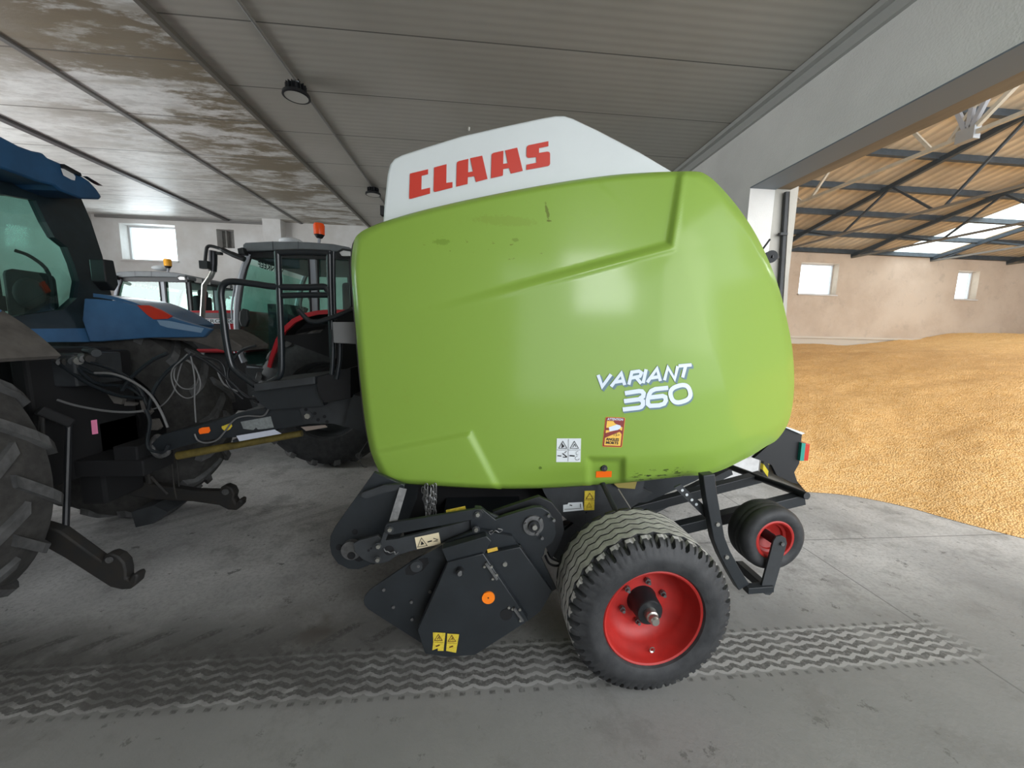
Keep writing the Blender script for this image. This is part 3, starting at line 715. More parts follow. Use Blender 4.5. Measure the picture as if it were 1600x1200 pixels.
c_ = PS(943.5, 731); mb = MB().cyl(c_+Vector((0, .01, 0)), c_-Vector((0, .012, 0)), .023, .019, n=24); mb.build('latch_knob', 'black', panel)
MB().cyl(c_-Vector((-.003, .011, -.001)), c_-Vector((-.003, .016, 0)), .009, n=12).build('latch_bolt', 'grey', panel)

# ---- running gear
def wheel_part(parent, c, Rw, w, rr, name, lugs=0, small=False, side=-1):
    """low profile flotation tyre on a deep dished red rim; c = centre of the outer face; w = width away from us"""
    nT = 384 if not small else 96
    if small:
        prof = [(.02, rr), (.004, rr+.02), (0, Rw*.82), (.012, Rw*.93), (.035, Rw*.985), (.06, Rw)] + [(.07+.012*i+(0 if i % 2 else .002), Rw-(0 if i % 3 else .006)) for i in range(int((w-.14)/.012))] + [(w-.06, Rw), (w-.035, Rw*.985), (w-.012, Rw*.93), (w, Rw*.82), (w-.004, rr+.02), (w-.02, rr)]
        t = MB().lathe(prof, c, 'Y', nT).build('tyre', 'rubber', parent, smooth=40)
    else:
        # shoulder lugs then five zigzag ribs
        pr = [(.035, rr, 0, 0), (.012, rr+.012, 0, 0), (.004, rr+.03, 0, 0), (0, rr+.06, 0, 0), (.003, rr+.085, 0, 0), (.012, rr+.10, 0, 0), (.022, Rw-.032, 0, .5), (.036, Rw-.014, 0, 1), (.050, Rw-.004, 0, 1), (.074, Rw-.001, 0, 1)]
        ribs = 5; y0 = .082; y1 = w-.082; gw = .009; pitch = (y1-y0)/ribs
        y = y0
        pr += [(y, Rw-.013, 1, 0), (y+gw*.4, Rw-.013, 1, 0)]
        for k in range(ribs):
            a = y0+pitch*k+gw*.5; b = y0+pitch*(k+1)-gw*.5
            pr += [(a, Rw, 1, 0), ((a+b)/2, Rw+.001, 1, 0), (b, Rw, 1, 0), (b+.001, Rw-.013, 1, 0), (b+gw-.001, Rw-.013, 1, 0)]
        pr += [(w-.074, Rw-.001, 0, 1), (w-.05, Rw-.004, 0, 1), (w-.036, Rw-.014, 0, 1), (w-.022, Rw-.032, 0, .5), (w-.012, rr+.10, 0, 0), (w, rr+.06, 0, 0), (w-.012, rr+.012, 0, 0), (w-.035, rr, 0, 0)]
        NZ = 32; per = nT//NZ
        def zig(t, i, j):
            ph = (j % per)/per; tri = (abs(ph-.5)*4-1)*.0085*pr[i][2]
            gap = 0
            if pr[i][3]:
                p2_ = j % per
                if p2_ in (0, 1, 2): gap = -.030*pr[i][3]
                elif p2_ in (6, 7) and i in (6, 7, 8): gap = -.010
            return tri, gap
        def mf_(i, j):
            if 12 <= i < 12+5*ribs-1 and (i-12) % 5 in (0, 1): return 1
            if i == 8 and (j % per) > 3: return 1
            return 0
        t = MB().lathe([(a, b) for a, b, _, _ in pr], c, 'Y', nT, matf=mf_, zig=zig).build('tyre', ['rubber', 'dust'], parent, smooth=30)
    rim_p = [(.034, rr+.004), (.026, rr+.008), (.020, rr), (.024, rr-.008), (.045, rr-.014), (.085, rr-.020), (.10, rr-.034), (.125, rr-.038), (.15, rr-.06), (.168, rr-.085), (.172, .13*rr/.25), (.166, .09*rr/.25), (.166, .0)]
    if small: rim_p = [(a*.55, b) for a, b in rim_p]
    back = [(w-.03, rr), (w*.6, rr-.03), (w*.55, .0)]
    rm = MB().lathe(rim_p, c, 'Y', 64).lathe(back, c, 'Y', 48).build('rim', 'rim', t, smooth=35)
    return t, rm
WC = Vector((.88, 1.63, .42))
ty_, rm_ = wheel_part(baler, WC, .42, .42, .25, 'road_wheel')
hc = WC+Vector((0, .165, 0))
MB().lathe([(-.10, .0), (-.10, .062), (-.092, .069), (-.01, .074), (.004, .082)], hc, 'Y', 32).build('hub_cap', 'black', ty_, smooth=40)
MB().lathe([(-.165, 0), (-.165, .018), (-.155, .024), (-.135, .024), (-.13, .03), (-.10, .033)], hc, 'Y', 20).build('hub_nut', 'silver', ty_, smooth=30)
for k in range(6):
    a = .35+2*PI*k/6; q = hc+Vector((.115*math.cos(a), -.002, .115*math.sin(a)))
    MB().cyl(q, q-Vector((0, .018, 0)), .016, n=6).cyl(q-Vector((0, .018, 0)), q-Vector((0, .034, 0)), .009, n=8).build('wheel_nut', 'grey', ty_, smooth=20)
q = WC+Vector((.03, .075, -.215)); MB().lathe([(0, .016), (-.004, .014), (0, .008)], q, 'Y', 12).build('valve_hole', 'silver', ty_)
ty2, rm2 = wheel_part(baler, Vector((.88, 6.1-1.63-.42, .42)), .42, .42, .25, 'road_wheel')
MB().cyl((.88, 1.9, .42), (.88, 4.2, .42), .045, n=16).build('axle', 'dark', baler)
# support wheel behind
SWY = 2.06; swc = P(1214, 846, SWY); sR = .206
st2, sr2 = wheel_part(baler, swc, sR, .20, .118, 'support_wheel', small=True)
YB2 = SWY-.03
mb = MB()
pf = [(1209, 845), (1213, 839), (1221, 837), (1228, 841), (1230, 849), (1208, 925), (1203, 930), (1196, 929), (1190, 922), (1191, 912)]
plate(mb, pf, YB2, .014); sup = mb.build('support_wheel_bracket', 'dark2', baler, smooth=30, bevel=.002)
plate(MB(), [(a-0, b) for a, b in pf], YB2+.26, .014).build('support_wheel_bracket', 'dark', baler, smooth=30)
q = P(1221, 849, YB2); MB().cyl(q, q-Vector((0, .012, 0)), .013, n=6).cyl(q+Vector((0, .3, 0)), q, .011, n=12).build('support_axle', 'grey', baler, smooth=20)
q = swc+Vector((-.01, 0, .005)); MB().cyl(q+Vector((0, .10, 0)), q+Vector((0, .0, 0)), .03, .028, n=16).build('support_hub', 'black', st2)
a = P(1200, 922, YB2+.01); MB().bar(a, a+Vector((0, .27, 0)), .05, .05).build('support_cross_bar', 'dark', baler, smooth=0, bevel=.003)
a = P(1165, 920, 2.04); b = P(1205, 917, 2.04); MB().bar(a, b, .05, .04).build('support_link', 'dark', baler, smooth=0, bevel=.003)
# bent stand
mb = MB(); cl = [(1108, 742), (1112, 775), (1120, 820), (1124, 842), (1133, 865), (1148, 893), (1163, 918)]; hw_ = [9.5, 9.3, 9, 9, 9, 9.2, 9.6]
Lp, Rp = [], []
for i, (x, y) in enumerate(cl):
    a = cl[max(0, i-1)]; b = cl[min(len(cl)-1, i+1)]; t = Vector((b[0]-a[0], b[1]-a[1])).normalized(); n_ = Vector((-t.y, t.x))*hw_[i]
    Lp.append((x+n_.x, y+n_.y)); Rp.append((x-n_.x, y-n_.y))
plate(mb, Lp+Rp[::-1], 2.04, .055); mb.build('stand_arm', 'dark', baler, smooth=30, bevel=.005)
for x, y in ((1121, 819), (1135, 870)):
    mb = MB(); disc(mb, x, y, 2.04, 3.3, .008, 10); mb.build('stand_bolt', 'silver', baler)
mb = plate(MB(), [(1054, 762), (1064, 757), (1112, 800), (1118, 824), (1108, 815)], 2.11, .012); mb.build('perforated_brace', 'dark2', baler, smooth=0)
for x, y in ((1066, 766), (1073, 773), (1081, 781), (1088, 788)):
    mb = MB(); disc(mb, x, y, 2.107, 2.3, .002, 12); mb.build('brace_hole', 'labelw', baler)
# rear discharge ramp (two bars, end tube)
X1 = 2.33
for nm, p0, p1 in (('ramp_bar', P(1252, 778, 2.45), P(900, 864, 2.45)), ('ramp_bar', P(1190, 744, 2.87), P(880, 824, 2.87))):
    MB().bar(p0, p1, .075, .075).build(nm, 'dark', baler, smooth=0, bevel=.004)
a = P(1261, 775, 2.38); b = P(1150, 733, 3.08); d = (a-b).normalized()
MB().cyl(a, b-d*.75, .026, n=16).build('ramp_end_tube', 'dark', baler)
MB().bar(P(1010, 800, 3.5), P(1140, 735, 3.6), .07, .07).build('ramp_bar', 'dark', baler, smooth=0)
# tail plate with lamp
tp = [(1178, 716), (1203, 694), (1226, 668), (1240, 671), (1253, 678), (1251, 700), (1249, 724), (1241, 738), (1247, 756), (1237, 754), (1214, 743), (1206, 727), (1196, 722)]
plate(MB(), tp, 2.66, .03).build('tail_plate', 'black', baler, smooth=0)
plate(MB(), [(1227, 668), (1230, 667), (1258, 677), (1253, 679)], 2.64, .4).build('tail_shelf', 'labelw', baler, smooth=0)
o_ = plate(MB(), [(1254, 692), (1266, 694), (1263, 720), (1250, 720)], 2.64, .10).build('tail_lamp', 'lamp_red', baler, smooth=0, bevel=.004)
plate(MB(), [(1253, 692), (1259, 693), (1256, 720), (1250, 720)], 2.635, .106).build('lamp_housing', 'teal', o_, smooth=0)
# rear work lamp peeking out above
q = P(1205, 401, 2.75); MB().cyl(q, q+Vector((.02, .07, .015)), .045, .03, n=20).bar(q, q+Vector((.07, .02, 0)), .02, .02).build('work_lamp', 'black', baler)
MB().cyl(P(1192, 389, 2.75), P(1203, 374, 2.75), .007, n=8).build('antenna', 'black', baler)

# ---- chassis plates seen under the panel
MB().box((.55, 3.05, 1.02), (1.9, 1.25, .25)).build('chassis', 'blackdeep', baler, smooth=0)
mb = plate(MB(), [(838, 740), (1010, 738), (1004, 768), (965, 790), (915, 800), (912, 826), (886, 812), (866, 796), (850, 770)], 2.30, .02); mb.build('frame_plate', 'dark2', baler, smooth=0)
mb = plate(MB(), [(862, 868), (872, 838), (886, 826), (930, 790), (1000, 760), (1020, 770), (960, 812), (905, 845), (876, 878)], 2.42, .03); mb.build('frame_plate', 'dark2', baler, smooth=0)
mb = plate(MB(), [(860, 738), (1110, 738), (1085, 752), (1010, 785), (900, 790)], 2.5, .03); mb.build('frame_plate', 'dark', baler, smooth=0)
plate(MB(), [(612, 742), (885, 742), (885, 798), (820, 800), (745, 806), (712, 836), (632, 846), (628, 800), (640, 765)], 2.55, 1.0).build('underframe', 'blackdeep', baler, smooth=0)
a, b = P(950, 768, 2.22), P(966, 806, 2.05); MB().cyl(P(940, 752, 2.25), b, .016, n=10).build('tension_rod', 'dark', baler)
MB().cyl(P(966, 764, 2.2), P(990, 802, 2.1), .004, n=6).build('tension_wire', 'silver', baler)
PF = lambda Y: (lambda px, py, off=0.: P(px, py, Y-off))
sticker('data_plate', [(880, 789), (887, 788), (888, 785.5), (910, 784.5), (912, 797), (880, 800)], 'labelw', PF(2.298), baler)
mb = MB(); ribbon(mb, [(890, 789), (894, 790)], 1.6, .003, PF(2.298)); ribbon(mb, [(907, 787), (907, 793)], 1.2, .003, PF(2.298)); ribbon(mb, [(882, 796), (909, 794)], .7, .003, PF(2.298)); mb.build('plate_print', 'ink', baler, smooth=0)
y1 = sticker('warning_sticker', [(913.5, 767), (929.5, 766.5), (928.5, 797), (912.5, 797.5)], 'yellow', PF(2.298), baler)
mb = MB(); tri_sign(mb, 921.5, 775, 11, 9, 1, .004, PF(2.298)); tri_sign(mb, 920.5, 789, 8, 7, .6, .004, PF(2.298)); ribbon(mb, [(913.3, 781.5), (929, 781.5)], .6, .004, PF(2.298)); mb.build('sticker_print', 'inkbrown', y1, smooth=0)
sticker('warning_sticker', [(958, 755), (996, 750), (992, 764), (966, 762)], 'mustard', PF(2.27), baler)

# ---- pickup unit
YP = 1.92
# sloping arm plate at the front with round lower end
fa = [(584, 738), (632, 758), (626, 790), (612, 826), (590, 868), (576, 884), (560, 890), (544, 889), (528, 881), (518, 867), (515, 852), (516, 838), (524, 822)]
plate(MB(), fa, YP+.16, .03).build('roller_arm', 'dark', baler, smooth=30, bevel=.003)
plate(MB(), [(a+24, b-8) for a, b in fa], YP+.52, .03).build('roller_arm', 'dark', baler, smooth=30)
for x, y, r in ((554.5, 831, 4.6), (530, 855, 5), (561, 870, 8)):
    mb = MB(); disc(mb, x, y, YP+.16, r, .002, 16); mb.build('arm_hole', 'blackdeep', baler)
mb = MB(); disc(mb, 551, 856, YP+.16, 15, .03, 28); disc(mb, 549, 868, YP+.13, 6, .004, 16, mi=1); mb.build('roller_hub', ['grey', 'blackdeep'], baler)
q = P(551, 856, YP+.2); MB().cyl(q, q+Vector((0, 1.7, 0)), .055, n=16).build('wind_guard_roller', 'dark2', baler)
plate(MB(), [(563, 776), (566, 770), (600, 758), (626, 757), (620, 766), (600, 770), (572, 779)], YP+.12, .02).build('step_bracket', 'dark2', baler, smooth=0)
MB().bar(P(630, 763, YP+.14), P(611, 826, YP+.04), .040, .012, up=(0, 1, 0)).build('flat_strut', 'grey', baler, smooth=0)
MB().bar(P(607, 822, YP+.04), P(597, 850, YP+.04), .022, .012, up=(0, 1, 0)).build('flat_strut', 'dark2', baler, smooth=0)
# lower arm and link
la = [(552, 850), (560, 845), (590, 837), (600, 845), (622, 842), (700, 822), (738, 812), (748, 806), (760, 800), (790, 812), (790, 832), (748, 836), (700, 846), (640, 862), (620, 868), (608, 877), (594, 881), (580, 880), (566, 874), (554, 862)]
plate(MB(), la, YP+.05, .02).build('pickup_arm', 'dark2', baler, smooth=30, bevel=.002)
lk = [(602, 822), (606, 818), (742, 796), (752, 796), (756, 802), (750, 809), (735, 813), (612, 836), (604, 834), (600, 828)]
plate(MB(), lk, YP+.0, .02).build('upper_link', 'dark', baler, smooth=30, bevel=.002)
# hub bracket on the right
br = [(735, 812), (742, 793), (752, 794), (774, 812), (790, 806), (834, 793), (846, 793), (858, 800), (867, 814), (869, 834), (864, 848), (852, 856), (850, 866), (846, 872), (870, 920), (862, 925), (812, 850), (786, 845), (752, 836), (736, 838)]
plate(MB(), br, YP+.03, .03).build('pickup_bracket', 'dark', baler, smooth=30, bevel=.003)
plate(MB(), [(770, 800), (800, 790), (842, 776), (862, 785), (878, 806), (882, 830), (872, 858), (862, 874), (850, 850), (868, 830), (864, 810), (850, 794), (800, 800), (774, 816)], YP+.10, .03).build('drive_shield', 'black', baler, smooth=30, bevel=.003)
mb = MB(); disc(mb, 833, 820, YP+.03, 16, .012, 32); disc(mb, 834, 821, YP+.018, 9, .02, 24, mi=1); disc(mb, 835, 822, YP, 4, .02, 12, mi=2); hb = mb.build('bearing_flange', ['grey', 'black', 'silver'], baler)
for x, y in ((845, 811), (822, 818), (839, 833), (857, 805), (847, 840), (865, 812)):
    mb = MB(); disc(mb, x, y, YP+.018, 2.6, .012, 6); mb.build('flange_bolt', 'grey', hb)
for x, y in ((609.5, 827), (591.5, 853), (590.5, 874), (746.5, 803.5), (744, 827)):
    mb = MB(); disc(mb, x, y, YP+.0, 6, .008, 24, mi=0); disc(mb, x, y, YP-.008, 3.4, .012, 6, mi=1); mb.build('pivot_bolt', ['dark2', 'silver'], baler)
for x, y, r in ((576, 860, 2), (580, 857, 1.6), (608, 860, 8)):
    mb = MB(); disc(mb, x, y, YP+.05, r, .002, 16); mb.build('arm_hole', 'blackdeep', baler)
mb = MB(); mb.tube([P(a, b, YP+.03) for a, b in ((600, 857), (602, 861), (606, 862), (610, 864), (616, 862), (618, 866), (622, 863))], .003, smooth=3); mb.build('locking_pin', 'grey', baler)
mb = MB(); mb.tube([P(a, b, YP+.0) for a, b in ((770, 829), (764, 831), (767, 835), (774, 829), (780, 832), (785, 828), (778, 826))], .003, smooth=3); mb.build('locking_pin', 'grey', baler)
w1 = sticker('warning_sticker', [(648, 840), (685.5, 832), (689, 850), (651.5, 858)], 'cream', PF(YP+.048), baler)
mb = MB(); f_ = PF(YP+.046)
ribbon(mb, [(658.5, 840.5), (667.5, 852.5), (652.5, 855)], 1, .002, f_, closed=True); decal(mb, [(657.5, 852), (658.5, 845), (663, 850)], .002, f_)
ribbon(mb, [(677, 841), (684, 843), (677, 846.5), (684, 845)], 1.3, .002, f_); ribbon(mb, [(668, 847), (675, 845)], 2, .002, f_); mb.build('sticker_print', 'ink', w1, smooth=0)
sticker('warning_sticker', [(697, 797), (727, 790.5), (728, 796), (697, 803)], 'yellow', PF(YP+.08), baler)
# pickup side guards: three folded plates
g1 = [(568, 938), (570, 931), (578, 922), (640, 880), (664, 868), (702, 858), (706, 866), (700, 880), (652, 985), (660, 1006), (575, 952), (569, 945)]
plate(MB(), g1, YP+.02, .015).build('pickup_guard', 'dark', baler, smooth=20, bevel=.002)
g2 = [(700, 879), (755, 865), (826, 970), (742, 1024), (700, 1027), (664, 1022), (652, 985)]
G2 = plate(MB(), g2, YP-.085, .05).build('pickup_guard', 'dark', baler, smooth=20, bevel=.004)
plate(MB(), [(690, 858), (760, 838), (768, 846), (756, 868), (700, 881)], YP-.07, .05).build('guard_bracket', 'dark', baler, smooth=20, bevel=.003)
g3 = [(757, 866), (812, 855), (863, 924), (845, 955), (826, 970)]
plate(MB(), g3, YP-.035, .03).build('pickup_guard', 'dark', baler, smooth=20, bevel=.003)
plate(MB(), [(640, 880), (700, 846), (745, 828), (800, 838), (812, 856), (757, 868), (700, 881), (664, 870)], YP+.0, .02).build('guard_bracket', 'dark', baler, smooth=20)
g4 = [(700, 880), (826, 970), (742, 1024), (664, 1022), (652, 985)]
plate(MB(), [(604, 930), (690, 866), (800, 862), (850, 922), (824, 962), (740, 1012), (668, 1012)], YP+.04, .02).build('pickup_side_plate', 'blackdeep', baler, smooth=0)
mb = MB(); mb.lathe([(-.012, 0), (-.012, .03), (0, .035)], P(651, 884, YP+.02), 'Y', 24); mb.build('guard_boss', 'dark2', baler)
plate(MB(), [(633, 890), (640, 882), (655, 874), (668, 872), (670, 880), (660, 892), (645, 899), (634, 898)], YP+.018, .006).build('guard_opening', 'blackdeep', baler, smooth=0)
for x, y in ((654, 884), (643, 940), (644, 967), (672, 924), (600, 921), (615, 948)):
    mb = MB(); disc(mb, x, y, YP+.014, 2.4, .008, 8); mb.build('guard_bolt', 'grey', baler)
o_ = MB(); disc(o_, 763, 933, YP-.085, 10, .008, 32); o_ = o_.build('round_reflector', 'orange', baler)
mb = MB(); disc(mb, 763, 934, YP-.093, 1.2, .003, 8); mb.build('reflector_screw', 'inkbrown', o_)
mb = MB(); disc(mb, 791, 960, YP-.085, 9.8, .002, 24); mb.build('guard_hole', 'blackdeep', baler)
mb = MB(); q = P(719, 890, YP-.085); mb.cyl(q, q-Vector((0, .03, 0)), .019, n=16); mb.cyl(q-Vector((0, .03, 0)), q-Vector((-.002, .034, .0)), .014, n=16, mi=1); mb.build('guard_stud', ['black', 'grey'], baler)
mb = MB(); disc(mb, 789, 881, YP-.035, 3.5, .008, 12); mb.build('guard_bolt', 'silver', baler)
for pa_, pb_, bl in (((759, 879), (777, 905), ((757, 885), (768, 885), (770, 904), (776, 898))), ((803, 950), (817, 970), ((795, 949), (801, 951), (813, 969), (812, 952)))):
    MB().bar(P(*pa_, YP-.095), P(*pb_, YP-.095), .012, .012).build('hinge', 'grey', baler, smooth=0)
    for x, y in bl:
        mb = MB(); disc(mb, x, y, YP-.087, 2.1, .006, 8); mb.build('hinge_screw', 'silver', baler)
for pts, tr in (([(676.5, 988), (696, 989), (693, 1017), (684, 1017), (684, 1013), (675.5, 1016), (677, 1003)], (686, 996)), ([(699, 990), (717.5, 991), (712.5, 1020), (697, 1017)], (707, 997.5))):
    s_ = sticker('warning_sticker', pts, 'yellow', PF(YP-.087), baler)
    mb = MB(); tri_sign(mb, tr[0]-1, tr[1], 12, 9.5, 1.1, .003, PF(YP-.087)); ribbon(mb, [(tr[0]-3, tr[1]+3), (tr[0], tr[1]-1), (tr[0]+1, tr[1]+3)], 1.2, .003, PF(YP-.087))
    ribbon(mb, [(tr[0]-9, tr[1]+7), (tr[0]+7, tr[1]+7.8)], .5, .003, PF(YP-.087)); ribbon(mb, [(tr[0]-5, tr[1]+14), (tr[0]+1, tr[1]+12)], 2, .003, PF(YP-.087)); mb.build('sticker_print', 'inkbrown', s_, smooth=0)
s_ = sticker('warning_sticker', [(761, 858.5), (777, 854.5), (778, 860), (762, 864)], mat('amber_label', (.6, .38, .05), .5), PF(YP-.072), baler)
# pickup drum with tines behind the guards
MB().cyl(P(745, 930, YP+.1), P(745, 930, YP+.1)+Vector((0, 1.9, 0)), .17, n=28).build('pickup_drum', 'dark2', baler)
MB().box((.05, 3.05, .62), (.5, 1.9, .10)).build('pickup_frame', 'dark', baler, smooth=0)
plate(MB(), g1[:-1], 6.1-YP-.05, .03)
plate(MB(), [(604, 930), (690, 866), (800, 862), (850, 922), (824, 962), (740, 1012), (668, 1012)], YP+.10, .02)
q1 = [P(a, b, YP) for a, b in [(604, 930), (690, 866), (800, 862), (850, 922), (824, 962), (740, 1012), (668, 1012)]]
MB().prism([Vector((p.x, 4.12, p.z)) for p in q1], (0, .04, 0)).build('pickup_side_plate', 'dark', baler, smooth=0)
# hoses near the bracket
for pts in (((852, 868), (858, 880), (870, 884), (884, 880)), ((856, 862), (862, 872), (876, 878))):
    MB().tube([P(a, b, YP+.12) for a, b in pts], .007, smooth=5).build('hydraulic_hose', 'black', baler)
# chain hanging under the panel
mb = MB(); rr_ = random.Random(3)
for k, (x0, y0, x1, y1, Y) in enumerate(((667, 758, 667, 812, 2.06), (675, 760, 671, 812, 2.05), (662, 764, 668, 800, 2.08), (680, 758, 678, 802, 2.09))):
    n = 11
    for i in range(n):
        t = (i+.5)/n; p = P(x0+(x1-x0)*t+rr_.uniform(-1.5, 1.5), y0+(y1-y0)*t, Y); an = rr_.uniform(-.5, .5)+(PI/2 if i % 2 else 0)
        u = Vector((math.cos(an), math.sin(an), 0)); L = []
        for j in range(10):
            a = 2*PI*j/10; L.append(p+u*(.009*math.cos(a))+Vector((rr_.uniform(-.001, .001), 0, .019*math.sin(a))))
        mb.tube(L, .0032, n=5, closed=True)
mb.build('safety_chain', 'grey', baler)
MB().tube([P(a, b, 1.99) for a, b in ((660, 838), (664, 832), (675, 833), (690, 836))], .007, smooth=4).build('hydraulic_hose', 'dark2', baler)

# ---- drawbar, jack, platform
YD = 2.9
db = [(236, 694), (250, 680), (330, 660), (372, 645), (430, 634), (470, 632), (500, 628), (570, 612), (600, 640), (600, 665), (500, 660), (430, 672), (380, 682), (320, 688), (300, 694), (250, 708)]
D1 = plate(MB(), db, YD-.10, .30).build('drawbar', 'dark', baler, smooth=20, bevel=.006)
plate(MB(), [(468, 640), (480, 630), (560, 616), (600, 625), (600, 690), (560, 672), (520, 662), (478, 662)], YD-.13, .03).build('drawbar_plate', 'dark2', baler, smooth=20)
MB().bar(P(562, 630, YD), P(620, 648, YD), .5, .22).build('drawbar_root', 'dark', baler, smooth=0)
mb = MB(); disc(mb, 481, 650, YD-.13, 8, .006, 20); disc(mb, 481, 650, YD-.136, 4.4, .014, 6, mi=1); mb.build('drawbar_bolt', ['dark2', 'silver'], baler)
mb = MB()
for x, y in ((478, 640), (492, 646), (497, 656), (507, 651), (511, 659)): disc(mb, x, y, YD-.131, 2.6, .002, 12)
mb.build('drawbar_holes', 'blackdeep', baler)
fd = PF(YD-.101)
sticker('orange_reflector', [(311, 670), (316, 668), (327, 667), (329, 673), (326, 676.5), (312, 678.5), (310, 674)], 'orange2', fd, D1)
sticker('yellow_sticker', [(346, 666.5), (355, 663), (361, 660.5), (363, 666), (359, 671), (352, 674), (347, 670)], 'yellow', fd, D1)
sticker('data_plate', [(376, 659), (423, 650.5), (428, 668), (416, 670), (403, 671), (400, 668), (396, 672), (380, 670)], mat('worn_plate', (.22, .24, .24), .5, var=.3, vscale=40), fd, D1)
sticker('data_plate', [(369, 681), (429, 671), (440, 677.5), (374, 689.5)], mat('pale_plate', (.5, .52, .6), .55), PF(YD-.13), D1)
MB().bar(P(372, 686, YD-.05), P(436, 674, YD-.05), .12, .02).build('lower_tray', 'dark', baler, smooth=0)
sticker('faded_sticker', [(470, 667), (508, 664), (512, 667.5), (478, 673.5)], mat('faded_stripes', (.25, .2, .17), .6), PF(YD-.11), D1)
MB().cyl(P(278, 712, YD+.0), P(472, 677, YD+.05), .030, .024, n=16).build('drive_shaft_guard', 'pto', baler)
MB().tube([P(a, b, YD-.12) for a, b in ((418, 624), (423, 626), (419, 640), (410, 650), (385, 650), (366, 656), (350, 676), (338, 688), (322, 692), (309, 688), (304, 678))], .0055, smooth=5).build('brake_cable', 'hose', baler)
# hitch eye
mb = MB(); mb.tube([P(a, b, YD+.0) for a, b in ((240, 690), (246, 682), (256, 690), (262, 706), (250, 712), (240, 704))], .02, smooth=4, closed=True); mb.build('hitch_eye', 'grey', baler)
# platform
pt = [P(397, 603, 2.66), P(490, 592, 2.66), P(500, 600, 2.66), P(510, 640, 2.66)]
a0 = P(397, 612, 2.62); a1 = P(492, 600, 2.62)
MB().prism([a0, a1, a1+Vector((.03, .55, 0)), a0+Vector((0, .55, 0))], (0, 0, .05)).build('platform', 'dark2', baler, smooth=0, bevel=.004)
plate(MB(), [(392, 612), (496, 598), (500, 612), (506, 634), (420, 640), (408, 632)], 2.70, .35).build('platform_support', 'dark', baler, smooth=0)
plate(MB(), [(495, 590), (535, 578), (548, 575), (548, 622), (506, 630), (496, 612)], 2.62, .5).build('step_box', 'blackdeep', baler, smooth=0, bevel=.004)
plate(MB(), [(519, 503), (562, 503), (562, 538), (521, 536)], 2.45, .3).build('front_cover', mat('pale_grey_cover', (.16, .16, .16), .6), baler, smooth=0, bevel=.006)
plate(MB(), [(436, 525), (500, 520), (520, 500), (560, 470), (565, 600), (540, 610), (520, 560), (440, 530)], 3.35, .3).build('front_frame', 'blackdeep', baler, smooth=0)
YR1 = 2.72
def rl(pts, Y=YR1, r=.021, sm=6, dY=None, name='hand_rail'):
    q = [P(a, b, Y if dY is None else Y+dY[i]) for i, (a, b) in enumerate(pts)]
    return MB().tube(q, r, n=12, smooth=sm).build(name, 'rail', baler)
rl([(399, 602), (392, 597), (372, 582), (361, 568), (353, 530), (347, 480), (345, 458), (350, 444), (364, 440), (400, 444), (430, 448), (480, 449), (505, 448), (511, 452), (515, 460)])
rl([(434, 393), (436, 450), (439, 520), (440, 560), (439, 582), (432, 592), (420, 598)], sm=4)
rl([(515, 393), (516, 440), (518, 500), (520, 560)], sm=3); rl([(521, 393), (521.5, 440), (523, 500)], sm=3, r=.012)
rl([(434, 395), (475, 394), (518, 396)], sm=3); rl([(440, 462), (478, 461), (515, 461)], sm=3, r=.019)
rl([(531, 520), (531, 560), (526, 592)], Y=2.6, sm=3, r=.014); rl([(520, 515), (520, 560), (518, 585)], Y=2.6, sm=3, r=.014)
rl([(466, 484), (478, 497), (486, 502), (500, 502), (530, 492), (552, 483)], Y=2.62, sm=5, r=.015)
# hoses from the drawbar to the tractor
hs = [([(400, 520+20), (372, 552), (356, 590), (392, 622), (404, 628)], .009, 'black'), ([(305, 555), (330, 570), (365, 600), (385, 620), (410, 622)], .011, 'black'), ([(300, 556), (345, 566), (356, 600), (380, 624)], .008, 'black'),
      ([(340, 580), (350, 600), (372, 612)], .006, 'hose')]
for L, r, m in hs: MB().tube([P(a, b, YD-.1) for a, b in L], r, smooth=6).build('hydraulic_hose', m, baler)
# thin cable hanging in loops and electric leads
loop = [(293, 553), (284, 562), (270, 576), (268, 592), (276, 612), (292, 622), (308, 615), (313, 598), (305, 575), (290, 563), (276, 570), (272, 590), (284, 606), (302, 606), (310, 590), (303, 570), (288, 562), (280, 580), (272, 610), (255, 632), (236, 640)]
MB().tube([P(a, b, 2.78+.004*i) for i, (a, b) in enumerate(loop)], .0045, smooth=6).build('looped_cable', 'hose', baler)
MB().tube([P(a, b, 2.8) for a, b in ((298, 556), (304, 590), (304, 625), (306, 660))], .005, smooth=5).build('hanging_cable', 'hose', baler)
MB().tube([P(a, b, 2.75) for a, b in ((148, 583), (175, 584), (205, 595), (232, 614), (250, 640), (262, 668))], .008, smooth=6).build('hydraulic_hose', 'hose', baler)
MB().tube([P(a, b, 2.75) for a, b in ((90, 625), (120, 634), (165, 642), (200, 644), (224, 642))], .008, smooth=6).build('hydraulic_hose', 'hose', baler)
MB().tube([P(a, b, 2.75) for a, b in ((228, 640), (234, 660), (230, 690), (236, 703), (255, 706), (264, 695))], .011, smooth=6).build('hydraulic_hose', 'rail', baler)
MB().tube([P(a, b, 3.0) for a, b in ((574, 690), (561, 712), (566, 728), (574, 730))], .003, smooth=6).build('twine', 'hose', baler)

